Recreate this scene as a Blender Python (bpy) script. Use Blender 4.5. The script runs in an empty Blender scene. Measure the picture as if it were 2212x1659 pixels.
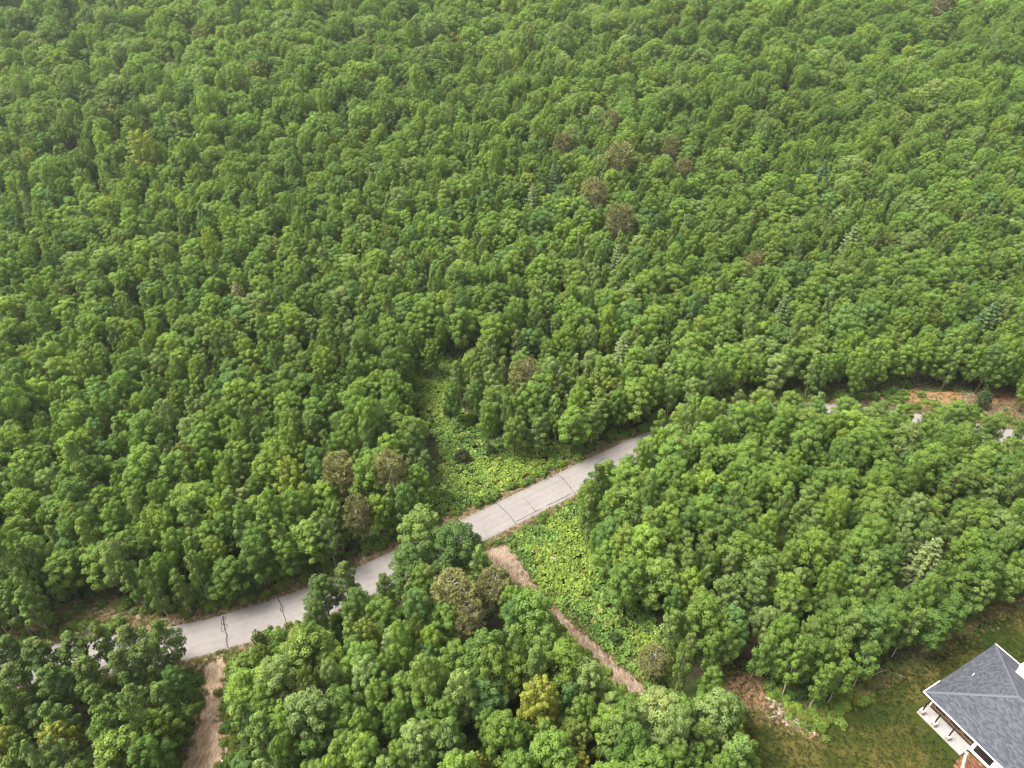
import bpy, math, random
import numpy as np
from math import sin, cos, radians, pi, sqrt
from mathutils import Vector, Matrix
from mathutils.geometry import tessellate_polygon

random.seed(11)
RNG = np.random.default_rng(7)
scene = bpy.context.scene
COL = scene.collection

# ------------------------------------------------------------------ camera, sky, sun, exposure
CAM_H = 90.0
PITCH = radians(37.5)
cam_data = bpy.data.cameras.new("camera")
cam = bpy.data.objects.new("camera", cam_data)
COL.objects.link(cam)
cam.location = (0, 0, CAM_H)
cam.rotation_euler = (pi / 2 - PITCH, 0, 0)
cam_data.sensor_width = 36.0
cam_data.lens = 24.0
cam_data.clip_start = 1.0
cam_data.clip_end = 8000.0
scene.camera = cam

SUN_EL, SUN_AZ = radians(60), radians(-88)      # azimuth from +Y towards +X
world = bpy.data.worlds.new("World")
scene.world = world
world.use_nodes = True
wn = world.node_tree
wn.nodes.clear()
sky = wn.nodes.new("ShaderNodeTexSky")
sky.sky_type = 'NISHITA'
sky.sun_disc = False
sky.sun_elevation = SUN_EL
sky.sun_rotation = SUN_AZ
sky.air_density = 1.0
sky.dust_density = 6.0
sky.ozone_density = 0.5
hs = wn.nodes.new("ShaderNodeHueSaturation")     # overcast: a whitish cloud layer
hs.inputs["Saturation"].default_value = 0.15
bg = wn.nodes.new("ShaderNodeBackground")
bg.inputs["Strength"].default_value = 0.106
wo = wn.nodes.new("ShaderNodeOutputWorld")
wn.links.new(sky.outputs[0], hs.inputs["Color"])
wn.links.new(hs.outputs[0], bg.inputs["Color"])
wn.links.new(bg.outputs[0], wo.inputs["Surface"])

sun_data = bpy.data.lights.new("sun", 'SUN')
sun_data.energy = 2.1
sun_data.angle = radians(24)
sun_data.color = (1.0, 0.95, 0.87)
sun = bpy.data.objects.new("sun", sun_data)
COL.objects.link(sun)
sd = Vector((sin(SUN_AZ) * cos(SUN_EL), cos(SUN_AZ) * cos(SUN_EL), sin(SUN_EL)))
sun.rotation_euler = sd.to_track_quat('Z', 'Y').to_euler()
sun.location = (0, 0, 200)

scene.view_settings.view_transform = 'Standard'
scene.view_settings.look = 'None'
scene.view_settings.exposure = 1.8
scene.view_settings.gamma = 1.0
scene.view_settings.use_curve_mapping = False
scene.cycles.pixel_filter_type = 'BLACKMAN_HARRIS'
scene.cycles.filter_width = 1.1
scene.cycles.max_bounces = 6
scene.cycles.diffuse_bounces = 3
scene.cycles.transmission_bounces = 3
scene.cycles.transparent_max_bounces = 4

# ------------------------------------------------------------------ terrain and survey helpers
F_PX = 2048.0 * 0.72
CP, SP = cos(PITCH), sin(PITCH)


def terr(x, y):
    """Ground height: level near the road, a wooded rise beyond."""
    t = (y - 185.0) / 28.0
    rise = 0.165 * 28.0 * np.log1p(np.exp(np.clip(t, -30, 30)))
    rise = np.where(t > 30, 0.165 * (y - 185.0), rise)
    top = 42.0
    rise = top * (1 - np.exp(-rise / top)) * 1.0 if False else np.minimum(rise, 40 + 10 * np.tanh((rise - 40) / 60))
    roll = np.clip((y - 120) / 120, 0, 1) * (1.6 * np.sin(x * 0.021 + y * 0.013) + 1.1 * np.sin(x * 0.043 - y * 0.031 + 1.7))
    return rise + roll


def ground_pt(dx, dy, z=0.0, follow=False):
    """Survey point: where the sight line through photo position (dx, dy) meets height z (above ground if follow)."""
    a = (dx - 1106) / F_PX
    b = (dy - 829.5) / F_PX
    d = (a, CP - b * SP, -SP - b * CP)
    zz = z
    for _ in range(25 if follow else 1):
        t = (zz - CAM_H) / d[2] if d[2] < -1e-4 else 900.0
        t = min(t, 900.0)
        p = (d[0] * t, d[1] * t)
        if follow:
            zn = float(terr(p[0], p[1])) + z
            zz = 0.5 * zz + 0.5 * zn
    return p


def view_xy(X, Y, Z):
    dz = Z - CAM_H
    zf = Y * CP - dz * SP
    dn = -Y * SP - dz * CP
    return 1106 + F_PX * X / zf, 829.5 + F_PX * dn / zf


def in_poly(x, y, poly):
    n = len(poly)
    inside = np.zeros(np.shape(x), bool)
    j = n - 1
    for i in range(n):
        xi, yi = poly[i]
        xj, yj = poly[j]
        c = ((yi > y) != (yj > y)) & (x < (xj - xi) * (y - yi) / (yj - yi + 1e-12) + xi)
        inside ^= c
        j = i
    return inside


# ------------------------------------------------------------------ mesh and tag helpers
def mk_mesh(name, V, Fq, mats, attrs=None, mat_idx=None, smooth=False):
    """V (n,3); Fq list of faces or an (m,4)/(m,3) array."""
    me = bpy.data.meshes.new(name)
    V = np.asarray(V, np.float32)
    if isinstance(Fq, np.ndarray):
        m, k = Fq.shape
        me.vertices.add(len(V))
        me.vertices.foreach_set("co", V.ravel())
        me.loops.add(m * k)
        me.loops.foreach_set("vertex_index", Fq.astype(np.int32).ravel())
        me.polygons.add(m)
        me.polygons.foreach_set("loop_start", np.arange(0, m * k, k, dtype=np.int32))
        if mat_idx is not None:
            me.polygons.foreach_set("material_index", np.asarray(mat_idx, np.int32))
        me.update(calc_edges=True)
    else:
        me.from_pydata([tuple(map(float, v)) for v in V], [], [tuple(f) for f in Fq])
        if mat_idx is not None:
            me.polygons.foreach_set("material_index", np.asarray(mat_idx, np.int32))
        me.update()
    for m_ in mats:
        me.materials.append(m_)
    for an, (dom, typ, data) in (attrs or {}).items():
        at = me.attributes.new(an, typ, dom)
        key = {"FLOAT": "value", "FLOAT_VECTOR": "vector", "INT": "value"}[typ]
        at.data.foreach_set(key, np.asarray(data, np.int32 if typ == "INT" else np.float32).ravel())
    if smooth:
        me.polygons.foreach_set("use_smooth", np.ones(len(me.polygons), bool))
    return me


def link(name, data, parent=None, loc=None):
    o = bpy.data.objects.new(name, data)
    COL.objects.link(o)
    if parent is not None:
        o.parent = parent
    if loc is not None:
        o.location = loc
    return o


def tag(o, label=None, cat=None, group=None, kind=None):
    if label:
        o["label"] = label
    if cat:
        o["category"] = cat
    if group:
        o["group"] = group
    if kind:
        o["kind"] = kind
    return o


class MB:
    """Collects simple solids into one mesh."""

    def __init__(self):
        self.v, self.f = [], []

    def add(self, vs, fs):
        b = len(self.v)
        self.v += [tuple(p) for p in vs]
        self.f += [tuple(b + i for i in q) for q in fs]
        return self

    def box(self, x0, x1, y0, y1, z0, z1):
        vs = [(x0, y0, z0), (x1, y0, z0), (x1, y1, z0), (x0, y1, z0), (x0, y0, z1), (x1, y0, z1), (x1, y1, z1), (x0, y1, z1)]
        return self.add(vs, [(3, 2, 1, 0), (4, 5, 6, 7), (0, 1, 5, 4), (1, 2, 6, 5), (2, 3, 7, 6), (3, 0, 4, 7)])

    def cbox(self, x0, x1, y0, y1, z0, z1, c):
        """box with chamfered vertical and top edges"""
        def ring(i, z):
            a, b, d, e = x0 + i, x1 - i, y0 + i, y1 - i
            k = c
            return [(a + k, d, z), (b - k, d, z), (b, d + k, z), (b, e - k, z), (b - k, e, z), (a + k, e, z), (a, e - k, z), (a, d + k, z)]
        vs = ring(0, z0) + ring(0, z1 - c) + ring(c, z1)
        fs = [tuple(reversed(range(8)))]
        for r in range(2):
            for i in range(8):
                j = (i + 1) % 8
                fs.append((r * 8 + i, r * 8 + j, r * 8 + 8 + j, r * 8 + 8 + i))
        fs.append(tuple(range(16, 24)))
        return self.add(vs, fs)

    def tube(self, pts, rad, n=6):
        V, Fq = tube(pts, rad, n)
        return self.add(V, Fq)

    def build(self, name, mat, parent=None, bevel=0, smooth=False):
        me = mk_mesh(name, self.v, self.f, [mat] if mat else [], smooth=smooth)
        o = link(name, me, parent)
        if bevel:
            m = o.modifiers.new("bevel", 'BEVEL')
            m.width = bevel
            m.segments = 2
        return o


def tube(pts, rad, n=6):
    pts = np.asarray(pts, float)
    k = len(pts)
    V = []
    for i in range(k):
        d = pts[min(i + 1, k - 1)] - pts[max(i - 1, 0)]
        d = d / (np.linalg.norm(d) + 1e-9)
        a = np.cross(d, (0.31, 0.87, 0.38) if abs(d[2]) > 0.7 else (0, 0, 1.0))
        a /= np.linalg.norm(a) + 1e-9
        b = np.cross(d, a)
        for j in range(n):
            t = 2 * pi * j / n
            V.append(pts[i] + rad[i] * (cos(t) * a + sin(t) * b))
    Fq = []
    for i in range(k - 1):
        for j in range(n):
            j2 = (j + 1) % n
            Fq.append((i * n + j, i * n + j2, (i + 1) * n + j2, (i + 1) * n + j))
    return V, Fq


# ------------------------------------------------------------------ materials
class NT:
    def __init__(self, name):
        self.m = bpy.data.materials.new(name)
        self.m.use_nodes = True
        self.t = self.m.node_tree
        self.t.nodes.clear()
        self.out = self.n("ShaderNodeOutputMaterial")

    def n(self, typ, **kw):
        nd = self.t.nodes.new(typ)
        for k, v in kw.items():
            setattr(nd, k, v)
        return nd

    def l(self, a, b):
        self.t.links.new(a, b)

    def coords(self, scale=(1, 1, 1), rot=0.0):
        tc = self.n("ShaderNodeTexCoord")
        mp = self.n("ShaderNodeMapping")
        mp.inputs["Scale"].default_value = scale
        mp.inputs["Rotation"].default_value = (0, 0, rot)
        self.l(tc.outputs["Object"], mp.inputs["Vector"])
        return mp.outputs[0]

    def noise(self, vec, scale, detail=4, rough=0.55, dist=0.0):
        nd = self.n("ShaderNodeTexNoise")
        nd.inputs["Scale"].default_value = scale
        nd.inputs["Detail"].default_value = detail
        nd.inputs["Roughness"].default_value = rough
        nd.inputs["Distortion"].default_value = dist
        self.l(vec, nd.inputs["Vector"])
        return nd.outputs[0]

    def ramp(self, fac, stops):
        r = self.n("ShaderNodeValToRGB")
        cr = r.color_ramp
        while len(cr.elements) < len(stops):
            cr.elements.new(0.5)
        for e, (p, c) in zip(cr.elements, stops):
            e.position = p
            e.color = (*c, 1) if len(c) == 3 else c
        self.l(fac, r.inputs[0])
        return r.outputs[0]

    def mix(self, fac, a, b, blend='MIX'):
        m = self.n("ShaderNodeMix", data_type='RGBA', blend_type=blend)
        for s, v in ((0, fac), (6, a), (7, b)):
            if hasattr(v, "links") or hasattr(v, "is_linked"):
                self.l(v, m.inputs[s])
            elif s == 0:
                m.inputs[0].default_value = v
            else:
                m.inputs[s].default_value = (*v, 1)
        return m.outputs[2]

    def math(self, op, a, b=0.0):
        m = self.n("ShaderNodeMath", operation=op)
        for i, v in enumerate((a, b)):
            if hasattr(v, "is_linked"):
                self.l(v, m.inputs[i])
            else:
                m.inputs[i].default_value = v
        return m.outputs[0]

    def bump(self, h, strength, dist):
        b = self.n("ShaderNodeBump")
        b.inputs["Strength"].default_value = strength
        b.inputs["Distance"].default_value = dist
        self.l(h, b.inputs["Height"])
        return b.outputs[0]

    def surf(self, color, rough=0.8, normal=None, spec=0.3, metal=0.0):
        p = self.n("ShaderNodeBsdfPrincipled")
        if hasattr(color, "is_linked"):
            self.l(color, p.inputs["Base Color"])
        else:
            p.inputs["Base Color"].default_value = (*color, 1)
        if hasattr(rough, "is_linked"):
            self.l(rough, p.inputs["Roughness"])
        else:
            p.inputs["Roughness"].default_value = rough
        p.inputs["Specular IOR Level"].default_value = spec
        p.inputs["Metallic"].default_value = metal
        if normal is not None:
            self.l(normal, p.inputs["Normal"])
        self.l(p.outputs[0], self.out.inputs["Surface"])
        return self.m


def plain(name, col, rough=0.6, var=0.15, scale=3.0, spec=0.3):
    t = NT(name)
    v = t.coords()
    nz = t.noise(v, scale, 5)
    c = t.ramp(nz, [(0.3, tuple(x * (1 - var) for x in col)), (0.7, tuple(min(1, x * (1 + var)) for x in col))])
    return t.surf(c, rough, t.bump(nz, 0.15, 0.02), spec)


def leaf_material(name, trans=0.36, rough=0.6, spec=0.07, lo=0.58, hi=1.42):
    """Leaf colour comes from the tree (leaf_color), each leaf a little lighter or darker; new growth at tips."""
    t = NT(name)
    a = t.n("ShaderNodeAttribute", attribute_type='INSTANCER', attribute_name="leaf_color")
    tm = t.n("ShaderNodeAttribute", attribute_type='INSTANCER', attribute_name="tip_mix")
    tone = t.n("ShaderNodeAttribute", attribute_type='GEOMETRY', attribute_name="leaf_tone")
    tip = t.n("ShaderNodeAttribute", attribute_type='GEOMETRY', attribute_name="leaf_tip")
    k = t.n("ShaderNodeMapRange")
    k.inputs[3].default_value = lo
    k.inputs[4].default_value = hi
    t.l(tone.outputs["Fac"], k.inputs[0])
    vm = t.n("ShaderNodeVectorMath", operation='SCALE')
    t.l(a.outputs["Color"], vm.inputs[0])
    t.l(k.outputs[0], vm.inputs["Scale"])
    fac = t.math('MULTIPLY', tip.outputs["Fac"], tm.outputs["Fac"])
    col = t.mix(fac, vm.outputs[0], (0.25, 0.225, 0.075))
    p = t.n("ShaderNodeBsdfPrincipled")
    t.l(col, p.inputs["Base Color"])
    p.inputs["Roughness"].default_value = rough
    p.inputs["Specular IOR Level"].default_value = spec
    tr = t.n("ShaderNodeBsdfTranslucent")
    lift = t.mix(1.0, col, (1.25, 1.35, 0.5), 'MULTIPLY')
    t.l(lift, tr.inputs["Color"])
    mx = t.n("ShaderNodeMixShader")
    mx.inputs[0].default_value = trans
    t.l(p.outputs[0], mx.inputs[1])
    t.l(tr.outputs[0], mx.inputs[2])
    t.l(mx.outputs[0], t.out.inputs["Surface"])
    return t.m


M_LEAF = leaf_material("leaf")
M_NEEDLE = leaf_material("needle", trans=0.15, rough=0.7, lo=0.72, hi=1.28)
M_FERN = leaf_material("fern_frond", trans=0.3, lo=0.5, hi=1.5)


def bark(name, c0, c1):
    t = NT(name)
    v = t.coords((6, 6, 1.5))
    nz = t.noise(v, 2.2, 5, 0.65)
    return t.surf(t.ramp(nz, [(0.3, c0), (0.7, c1)]), 0.9, t.bump(nz, 0.5, 0.03), 0.15)


M_BARK = bark("bark", (0.045, 0.038, 0.030), (0.13, 0.11, 0.09))
M_ASPEN_BARK = bark("pale_bark", (0.20, 0.18, 0.14), (0.48, 0.45, 0.38))
M_PINE_BARK = bark("pine_bark", (0.20, 0.175, 0.14), (0.42, 0.38, 0.32))
M_DEAD = bark("dead_wood", (0.25, 0.22, 0.19), (0.50, 0.46, 0.41))


def m_ground():
    t = NT("forest_floor")
    v = t.coords()
    a = t.noise(v, 0.9, 6, 0.65)
    b = t.noise(v, 0.13, 4)
    c = t.noise(v, 7.0, 3, 0.7)
    litter = t.ramp(a, [(0.28, (0.022, 0.017, 0.010)), (0.55, (0.045, 0.034, 0.020)), (0.78, (0.08, 0.062, 0.036))])
    green = t.ramp(a, [(0.3, (0.022, 0.038, 0.010)), (0.7, (0.06, 0.09, 0.022))])
    f = t.ramp(t.math('ADD', t.math('MULTIPLY', b, 0.7), t.math('MULTIPLY', c, 0.3)), [(0.42, (0, 0, 0)), (0.56, (1, 1, 1))])
    return t.surf(t.mix(f, litter, green), 0.95, t.bump(c, 0.8, 0.12), 0.1)


def m_dirt(name, c0, c1, c2, scale=1.0, streak=None, chips=0.5):
    t = NT(name)
    v = t.coords((1, 1, 1)) if streak is None else t.coords((1.0, 0.5, 1.0), streak)
    v2 = t.coords()
    a = t.noise(v, 1.4 * scale, 6, 0.68, 0.4)
    b = t.noise(v2, 0.22, 3)
    f = t.math('ADD', t.math('MULTIPLY', a, 0.62), t.math('MULTIPLY', b, 0.52))
    base = t.ramp(f, [(0.36, c0), (0.54, c1), (0.72, c2)])
    vo = t.n("ShaderNodeTexVoronoi")
    vo.inputs["Scale"].default_value = 5.5
    vo.inputs["Randomness"].default_value = 1.0
    t.l(t.coords((1.0, 0.35, 1.0), (streak or 0) + 0.6), vo.inputs["Vector"])
    sp = t.ramp(vo.outputs["Color"], [(0.25, tuple(x * 0.55 for x in c0)), (0.55, c1), (0.85, tuple(min(.8, x * 1.35) for x in c2))])
    col = t.mix(chips, base, sp)
    return t.surf(col, 0.95, t.bump(t.math('ADD', a, t.math('MULTIPLY', vo.outputs["Distance"], 0.5)), 0.8, 0.12), 0.12)


def m_lawn():
    t = NT("mown_grass")
    v = t.coords()
    st = t.coords((1.0, 0.22, 1.0), radians(-38))
    st2 = t.coords((1.0, 0.25, 1.0), radians(50))
    big = t.noise(v, 0.10, 5, 0.62, 0.8)
    mid = t.noise(v, 0.75, 5, 0.7)
    s1 = t.noise(st, 0.8, 4, 0.65)
    s2 = t.noise(st2, 0.9, 4, 0.65)
    fine = t.noise(v, 5.0, 4, 0.8)
    f = t.math('ADD', t.math('MULTIPLY', big, 1.0), t.math('ADD', t.math('MULTIPLY', s1, 0.26), t.math('MULTIPLY', s2, 0.12)))
    f = t.math('ADD', f, t.math('ADD', t.math('MULTIPLY', mid, 0.34), t.math('MULTIPLY', fine, 0.44)))
    col = t.ramp(t.math('SUBTRACT', t.math('MULTIPLY', f, 0.75), 0.20), [(0.40, (0.010, 0.020, 0.004)), (0.50, (0.022, 0.036, 0.007)), (0.59, (0.040, 0.046, 0.010)), (0.70, (0.085, 0.072, 0.021))])
    return t.surf(col, 1.0, t.bump(fine, 1.0, 0.12), 0.0)


def m_asphalt():
    t = NT("aged_asphalt")
    v = t.coords()
    fine = t.noise(v, 22.0, 3, 0.8)
    mid = t.noise(v, 1.1, 6, 0.68)
    big = t.noise(v, 0.14, 4)
    lane = t.n("ShaderNodeAttribute", attribute_type='GEOMETRY', attribute_name="across")
    ac = t.math('ABSOLUTE', t.math('ADD', lane.outputs["Fac"], t.math('MULTIPLY', t.math('SUBTRACT', mid, 0.5), 0.16)))
    wheel = t.ramp(ac, [(0.08, (.5, .5, .5)), (0.24, (.68, .68, .68)), (0.42, (.42, .42, .42)), (0.62, (.66, .66, .66)), (0.86, (.46, .46, .46)), (0.98, (.12, .12, .12))])
    f = t.math('ADD', t.math('MULTIPLY', fine, 0.18), t.math('ADD', t.math('MULTIPLY', mid, 0.32), t.math('ADD', t.math('MULTIPLY', big, 0.3), t.math('MULTIPLY', wheel, 0.22))))
    col = t.ramp(f, [(0.34, (0.1287, 0.1147, 0.1053)), (0.48, (0.1755, 0.1583, 0.1474)), (0.62, (0.2145, 0.1950, 0.1833))])
    return t.surf(col, 0.9, t.bump(fine, 0.3, 0.01), 0.2)


def m_shingle():
    t = NT("slate_grey_shingles")
    v = t.coords()
    br = t.n("ShaderNodeTexBrick")
    br.offset = 0.37
    br.inputs["Scale"].default_value = 1.0
    br.inputs["Brick Width"].default_value = 0.42
    br.inputs["Row Height"].default_value = 0.19
    br.inputs["Mortar Size"].default_value = 0.012
    br.inputs["Bias"].default_value = -0.1
    br.inputs["Color1"].default_value = (0.0251, 0.0284, 0.0363, 1)
    br.inputs["Color2"].default_value = (0.0924, 0.0977, 0.1135, 1)
    br.inputs["Mortar"].default_value = (0.0185, 0.0198, 0.0238, 1)
    t.l(v, br.inputs["Vector"])
    nz = t.noise(v, 0.6, 4)
    f2 = t.noise(v, 14.0, 3, 0.7)
    c = t.mix(t.math('MULTIPLY', nz, 0.25), br.outputs["Color"], (0.0693, 0.0726, 0.0911))
    c = t.mix(t.math('MULTIPLY', f2, 0.3), c, (0.0924, 0.0977, 0.1122))
    return t.surf(c, 0.85, t.bump(t.math('ADD', br.outputs["Fac"], f2), 0.5, 0.03), 0.25)


M_GROUND = m_ground()
M_LAWN = m_lawn()
M_ASPHALT = m_asphalt()
M_TRACK = m_dirt("chopped_straw_soil", (0.16, 0.105, 0.064), (0.29, 0.202, 0.13), (0.42, 0.315, 0.215), 1.2, 0.25, 0.3)
M_TRAIL = m_dirt("wood_chip_soil", (0.075, 0.050, 0.032), (0.145, 0.100, 0.066), (0.27, 0.21, 0.15), 1.5, radians(48), 0.28)
M_SHOULDER = m_dirt("dry_verge", (0.065, 0.047, 0.028), (0.125, 0.09, 0.052), (0.20, 0.152, 0.095), 1.8, None, 0.45)
M_CLAY = m_dirt("orange_clay", (0.12, 0.064, 0.030), (0.20, 0.112, 0.053), (0.27, 0.165, 0.088), 0.8, None, 0.12)
M_SAND = m_dirt("pale_sand", (0.22, 0.17, 0.115), (0.29, 0.225, 0.155), (0.35, 0.285, 0.2), 1.2, None, 0.2)
M_SOIL = m_dirt("brown_soil", (0.085, 0.05, 0.026), (0.15, 0.092, 0.048), (0.22, 0.14, 0.08), 1.0, None, 0.3)
M_STRAW = m_dirt("straw_debris", (0.13, 0.092, 0.056), (0.22, 0.165, 0.11), (0.36, 0.29, 0.21), 1.6, radians(40), 0.6)
M_TAR = plain("tar", (0.030, 0.029, 0.030), 0.5, 0.3, 8)
M_SEAM = plain("faded_seam", (0.20, 0.185, 0.178), 0.85, 0.2, 3)
M_WHITE = plain("white_paint", (0.78, 0.77, 0.75), 0.5, 0.04)
M_SLAB = plain("pale_concrete", (0.27, 0.255, 0.24), 0.85, 0.2, 1.2)
M_BLACK = plain("black_steel", (0.012, 0.012, 0.013), 0.45, 0.2)
M_GLASS = plain("dark_glass", (0.015, 0.018, 0.016), 0.08, 0.3, 1.2, 0.5)
M_CEDAR = plain("cedar_boards", (0.20, 0.115, 0.055), 0.7, 0.3, 2.5)
M_STONE = plain("buff_stone", (0.40, 0.30, 0.23), 0.85, 0.3, 6)
M_CAP = plain("cast_stone_cap", (0.62, 0.57, 0.52), 0.8, 0.08)
M_SHINGLE = m_shingle()
M_MULCH = m_dirt("bark_mulch", (0.07, 0.03, 0.018), (0.14, 0.065, 0.035), (0.22, 0.11, 0.06), 2.0, None, 0.5)
M_ROCK = plain("field_stone", (0.30, 0.26, 0.21), 0.9, 0.35, 5)
M_BOX = plain("pale_green_box", (0.50, 0.53, 0.46), 0.5, 0.06)
M_BOX_DARK = plain("box_base", (0.20, 0.22, 0.18), 0.7, 0.15)

# ------------------------------------------------------------------ ground sheets


def make_ground():
    xs = np.concatenate([np.linspace(-2600, -420, 14)[:-1], np.linspace(-420, 420, 141), np.linspace(420, 2600, 14)[1:]])
    ys = np.concatenate([np.linspace(-1500, 0, 8)[:-1], np.linspace(0, 520, 100), np.linspace(520, 4200, 20)[1:]])
    X, Y = np.meshgrid(xs, ys)
    Z = terr(X, Y)
    flat = np.clip((Y - 115) / 20, 0, 1)
    Z = Z * flat
    V = np.stack([X, Y, Z], -1).reshape(-1, 3)
    nx, ny = len(xs), len(ys)
    i = np.arange(ny - 1)[:, None] * nx + np.arange(nx - 1)[None, :]
    Fq = np.stack([i, i + 1, i + nx + 1, i + nx], -1).reshape(-1, 4)
    o = link("forest_floor", mk_mesh("forest_floor", V, Fq, [M_GROUND], smooth=True))
    tag(o, "dark leaf litter and low green growth under the trees", "ground", kind="structure")


make_ground()


def wobble(pts, step=0.6, amp=0.35, seed=0):
    r = random.Random(seed)
    out = []
    n = len(pts)
    for i in range(n):
        a, b = Vector((*pts[i], 0)), Vector((*pts[(i + 1) % n], 0))
        L = (b - a).length
        k = max(1, int(L / step))
        nrm = Vector((-(b - a).y, (b - a).x, 0)) / max(L, 1e-6)
        for j in range(k):
            q = a.lerp(b, j / k)
            w = amp * (0.6 * sin(q.x * 0.9 + q.y * 1.3 + seed) + 0.9 * (r.random() - 0.5))
            q = q + nrm * w
            out.append((q.x, q.y))
    return out


def sheet(name, poly, z, mat, label, cat="ground", step=0.6, amp=0.35, seed=0):
    pts = wobble(poly, step, amp, seed) if amp > 0 else poly
    tris = tessellate_polygon([[Vector((x, y, 0)) for x, y in pts]])
    fixed = []
    for t in tris:
        a, b, c = (pts[i] for i in t)
        cr = (b[0] - a[0]) * (c[1] - a[1]) - (b[1] - a[1]) * (c[0] - a[0])
        fixed.append(tuple(t) if cr > 0 else tuple(reversed(t)))
    o = link(name, mk_mesh(name, [(x, y, z) for x, y in pts], fixed, [mat]))
    return tag(o, label, cat, kind="structure")


def dpoly(pts):
    return [ground_pt(*p) for p in pts]


# road centre line (metres), fitted to the visible edges
ROAD = [(-120, 44.0), (-95, 48.3), (-75, 51.0), (-62, 53.0), (-50, 55.2), (-44, 56.7), (-36, 59.8), (-28, 63.5), (-20, 68.3), (-12, 73.2), (-4, 78.3),
        (4, 83.6), (12, 88.8), (20, 94.0), (28, 98.8), (36, 102.8), (44, 105.6), (54, 107.4), (64, 107.6), (76, 106.0), (90, 102.2), (110, 95.5), (140, 84)]


def spline(P, n):
    P = np.array(P, float)
    d = np.concatenate([[0], np.cumsum(np.linalg.norm(np.diff(P, axis=0), axis=1))])
    s = np.linspace(0, d[-1], n)
    ker = np.array([1, 2, 3, 2, 1]) / 9.0
    q = np.stack([np.interp(s, d, P[:, 0]), np.interp(s, d, P[:, 1])], 1)
    for _ in range(6):
        e = np.concatenate([[2 * q[0] - q[2], 2 * q[0] - q[1]], q, [2 * q[-1] - q[-2], 2 * q[-1] - q[-3]]])
        q = np.stack([np.convolve(e[:, 0], ker, 'valid'), np.convolve(e[:, 1], ker, 'valid')], 1)
    return q


RC = spline(ROAD, 260)
RT = np.gradient(RC, axis=0)
RT /= np.linalg.norm(RT, axis=1)[:, None]
RN = np.stack([-RT[:, 1], RT[:, 0]], 1)


def ribbon(name, off0, off1, z, mat, label, jit=0.0, cat="road", i0=0, i1=None, seed=1, parent=None, kind="structure", thick=0.0):
    r = random.Random(seed)
    V = []
    rng = list(range(i0, i1 or len(RC)))
    a = b = 0.0
    for i in rng:
        a = 0.6 * a + jit * (r.random() - .5) * 1.6
        b = 0.6 * b + jit * (r.random() - .5) * 1.6
        p, n = RC[i], RN[i]
        V.append((*(p + n * (off0 + a)), z))
        V.append((*(p + n * (off1 + b)), z))
    V2, ac = [], []
    cols = 7 if parent is None else 2
    for k in range(len(rng)):
        p, q = np.array(V[2 * k]), np.array(V[2 * k + 1])
        for c_ in range(cols):
            f = c_ / (cols - 1)
            V2.append(p + (q - p) * f)
            ac.append(2 * f - 1)
    Fq = np.array([(k * cols + c_, (k + 1) * cols + c_, (k + 1) * cols + c_ + 1, k * cols + c_ + 1) for k in range(len(rng) - 1) for c_ in range(cols - 1)])
    o = link(name, mk_mesh(name, V2, Fq, [mat], {"across": ("POINT", "FLOAT", ac)}), parent)
    if parent is None:
        tag(o, label, cat, kind=kind)
    return o


ribbon("road_verge", -4.3, 5.6, 0.012, M_SHOULDER, "brown dry grass verge along both sides of the road", 0.5, "verge")
road = ribbon("road", -3.05, 3.05, 0.035, M_ASPHALT, "pale grey weathered asphalt road curving between the woods", 0.04)


def flat_line(name, pts, w, z, mat, parent):
    V, Fq = [], []
    pts = [Vector((*p, 0)) for p in pts]
    for i, p in enumerate(pts):
        d = (pts[min(i + 1, len(pts) - 1)] - pts[max(i - 1, 0)]).normalized()
        n = Vector((-d.y, d.x, 0)) * (w / 2 * (0.75 + 0.5 * random.random()))
        V += [(p.x + n.x, p.y + n.y, z), (p.x - n.x, p.y - n.y, z)]
    for i in range(len(pts) - 1):
        Fq.append((2 * i, 2 * i + 1, 2 * i + 3, 2 * i + 2))
    Fq = [f if True else f for f in Fq]
    return link(name, mk_mesh(name, V, Fq, [mat]), parent)


def crack(full_pts, w, name="tar_line", mat=None):
    """a poured tar line over a crack, surveyed points joined with a wandering course"""
    P = [ground_pt(x * .72, y * .72) for x, y in full_pts]
    out = []
    for a, b in zip(P[:-1], P[1:]):
        L = math.dist(a, b)
        k = max(2, int(L / 0.35))
        for j in range(k):
            t = j / k
            out.append((a[0] + (b[0] - a[0]) * t + random.uniform(-.05, .05), a[1] + (b[1] - a[1]) * t + random.uniform(-.05, .05)))
    out.append(P[-1])
    return flat_line(name, out, w, 0.040, mat or M_TAR, road)


def loop(full_c, rx, ry, ang=0.0, w=0.09):
    cx, cy = ground_pt(full_c[0] * .72, full_c[1] * .72)
    out = []
    for j in range(25):
        t = 2 * pi * j / 24
        x, y = rx * cos(t), ry * sin(t) * (1 + 0.12 * sin(3 * t))
        out.append((cx + x * cos(ang) - y * sin(ang), cy + x * sin(ang) + y * cos(ang)))
    return flat_line("tar_loop", out, w, 0.0445, M_TAR, road)


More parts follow.
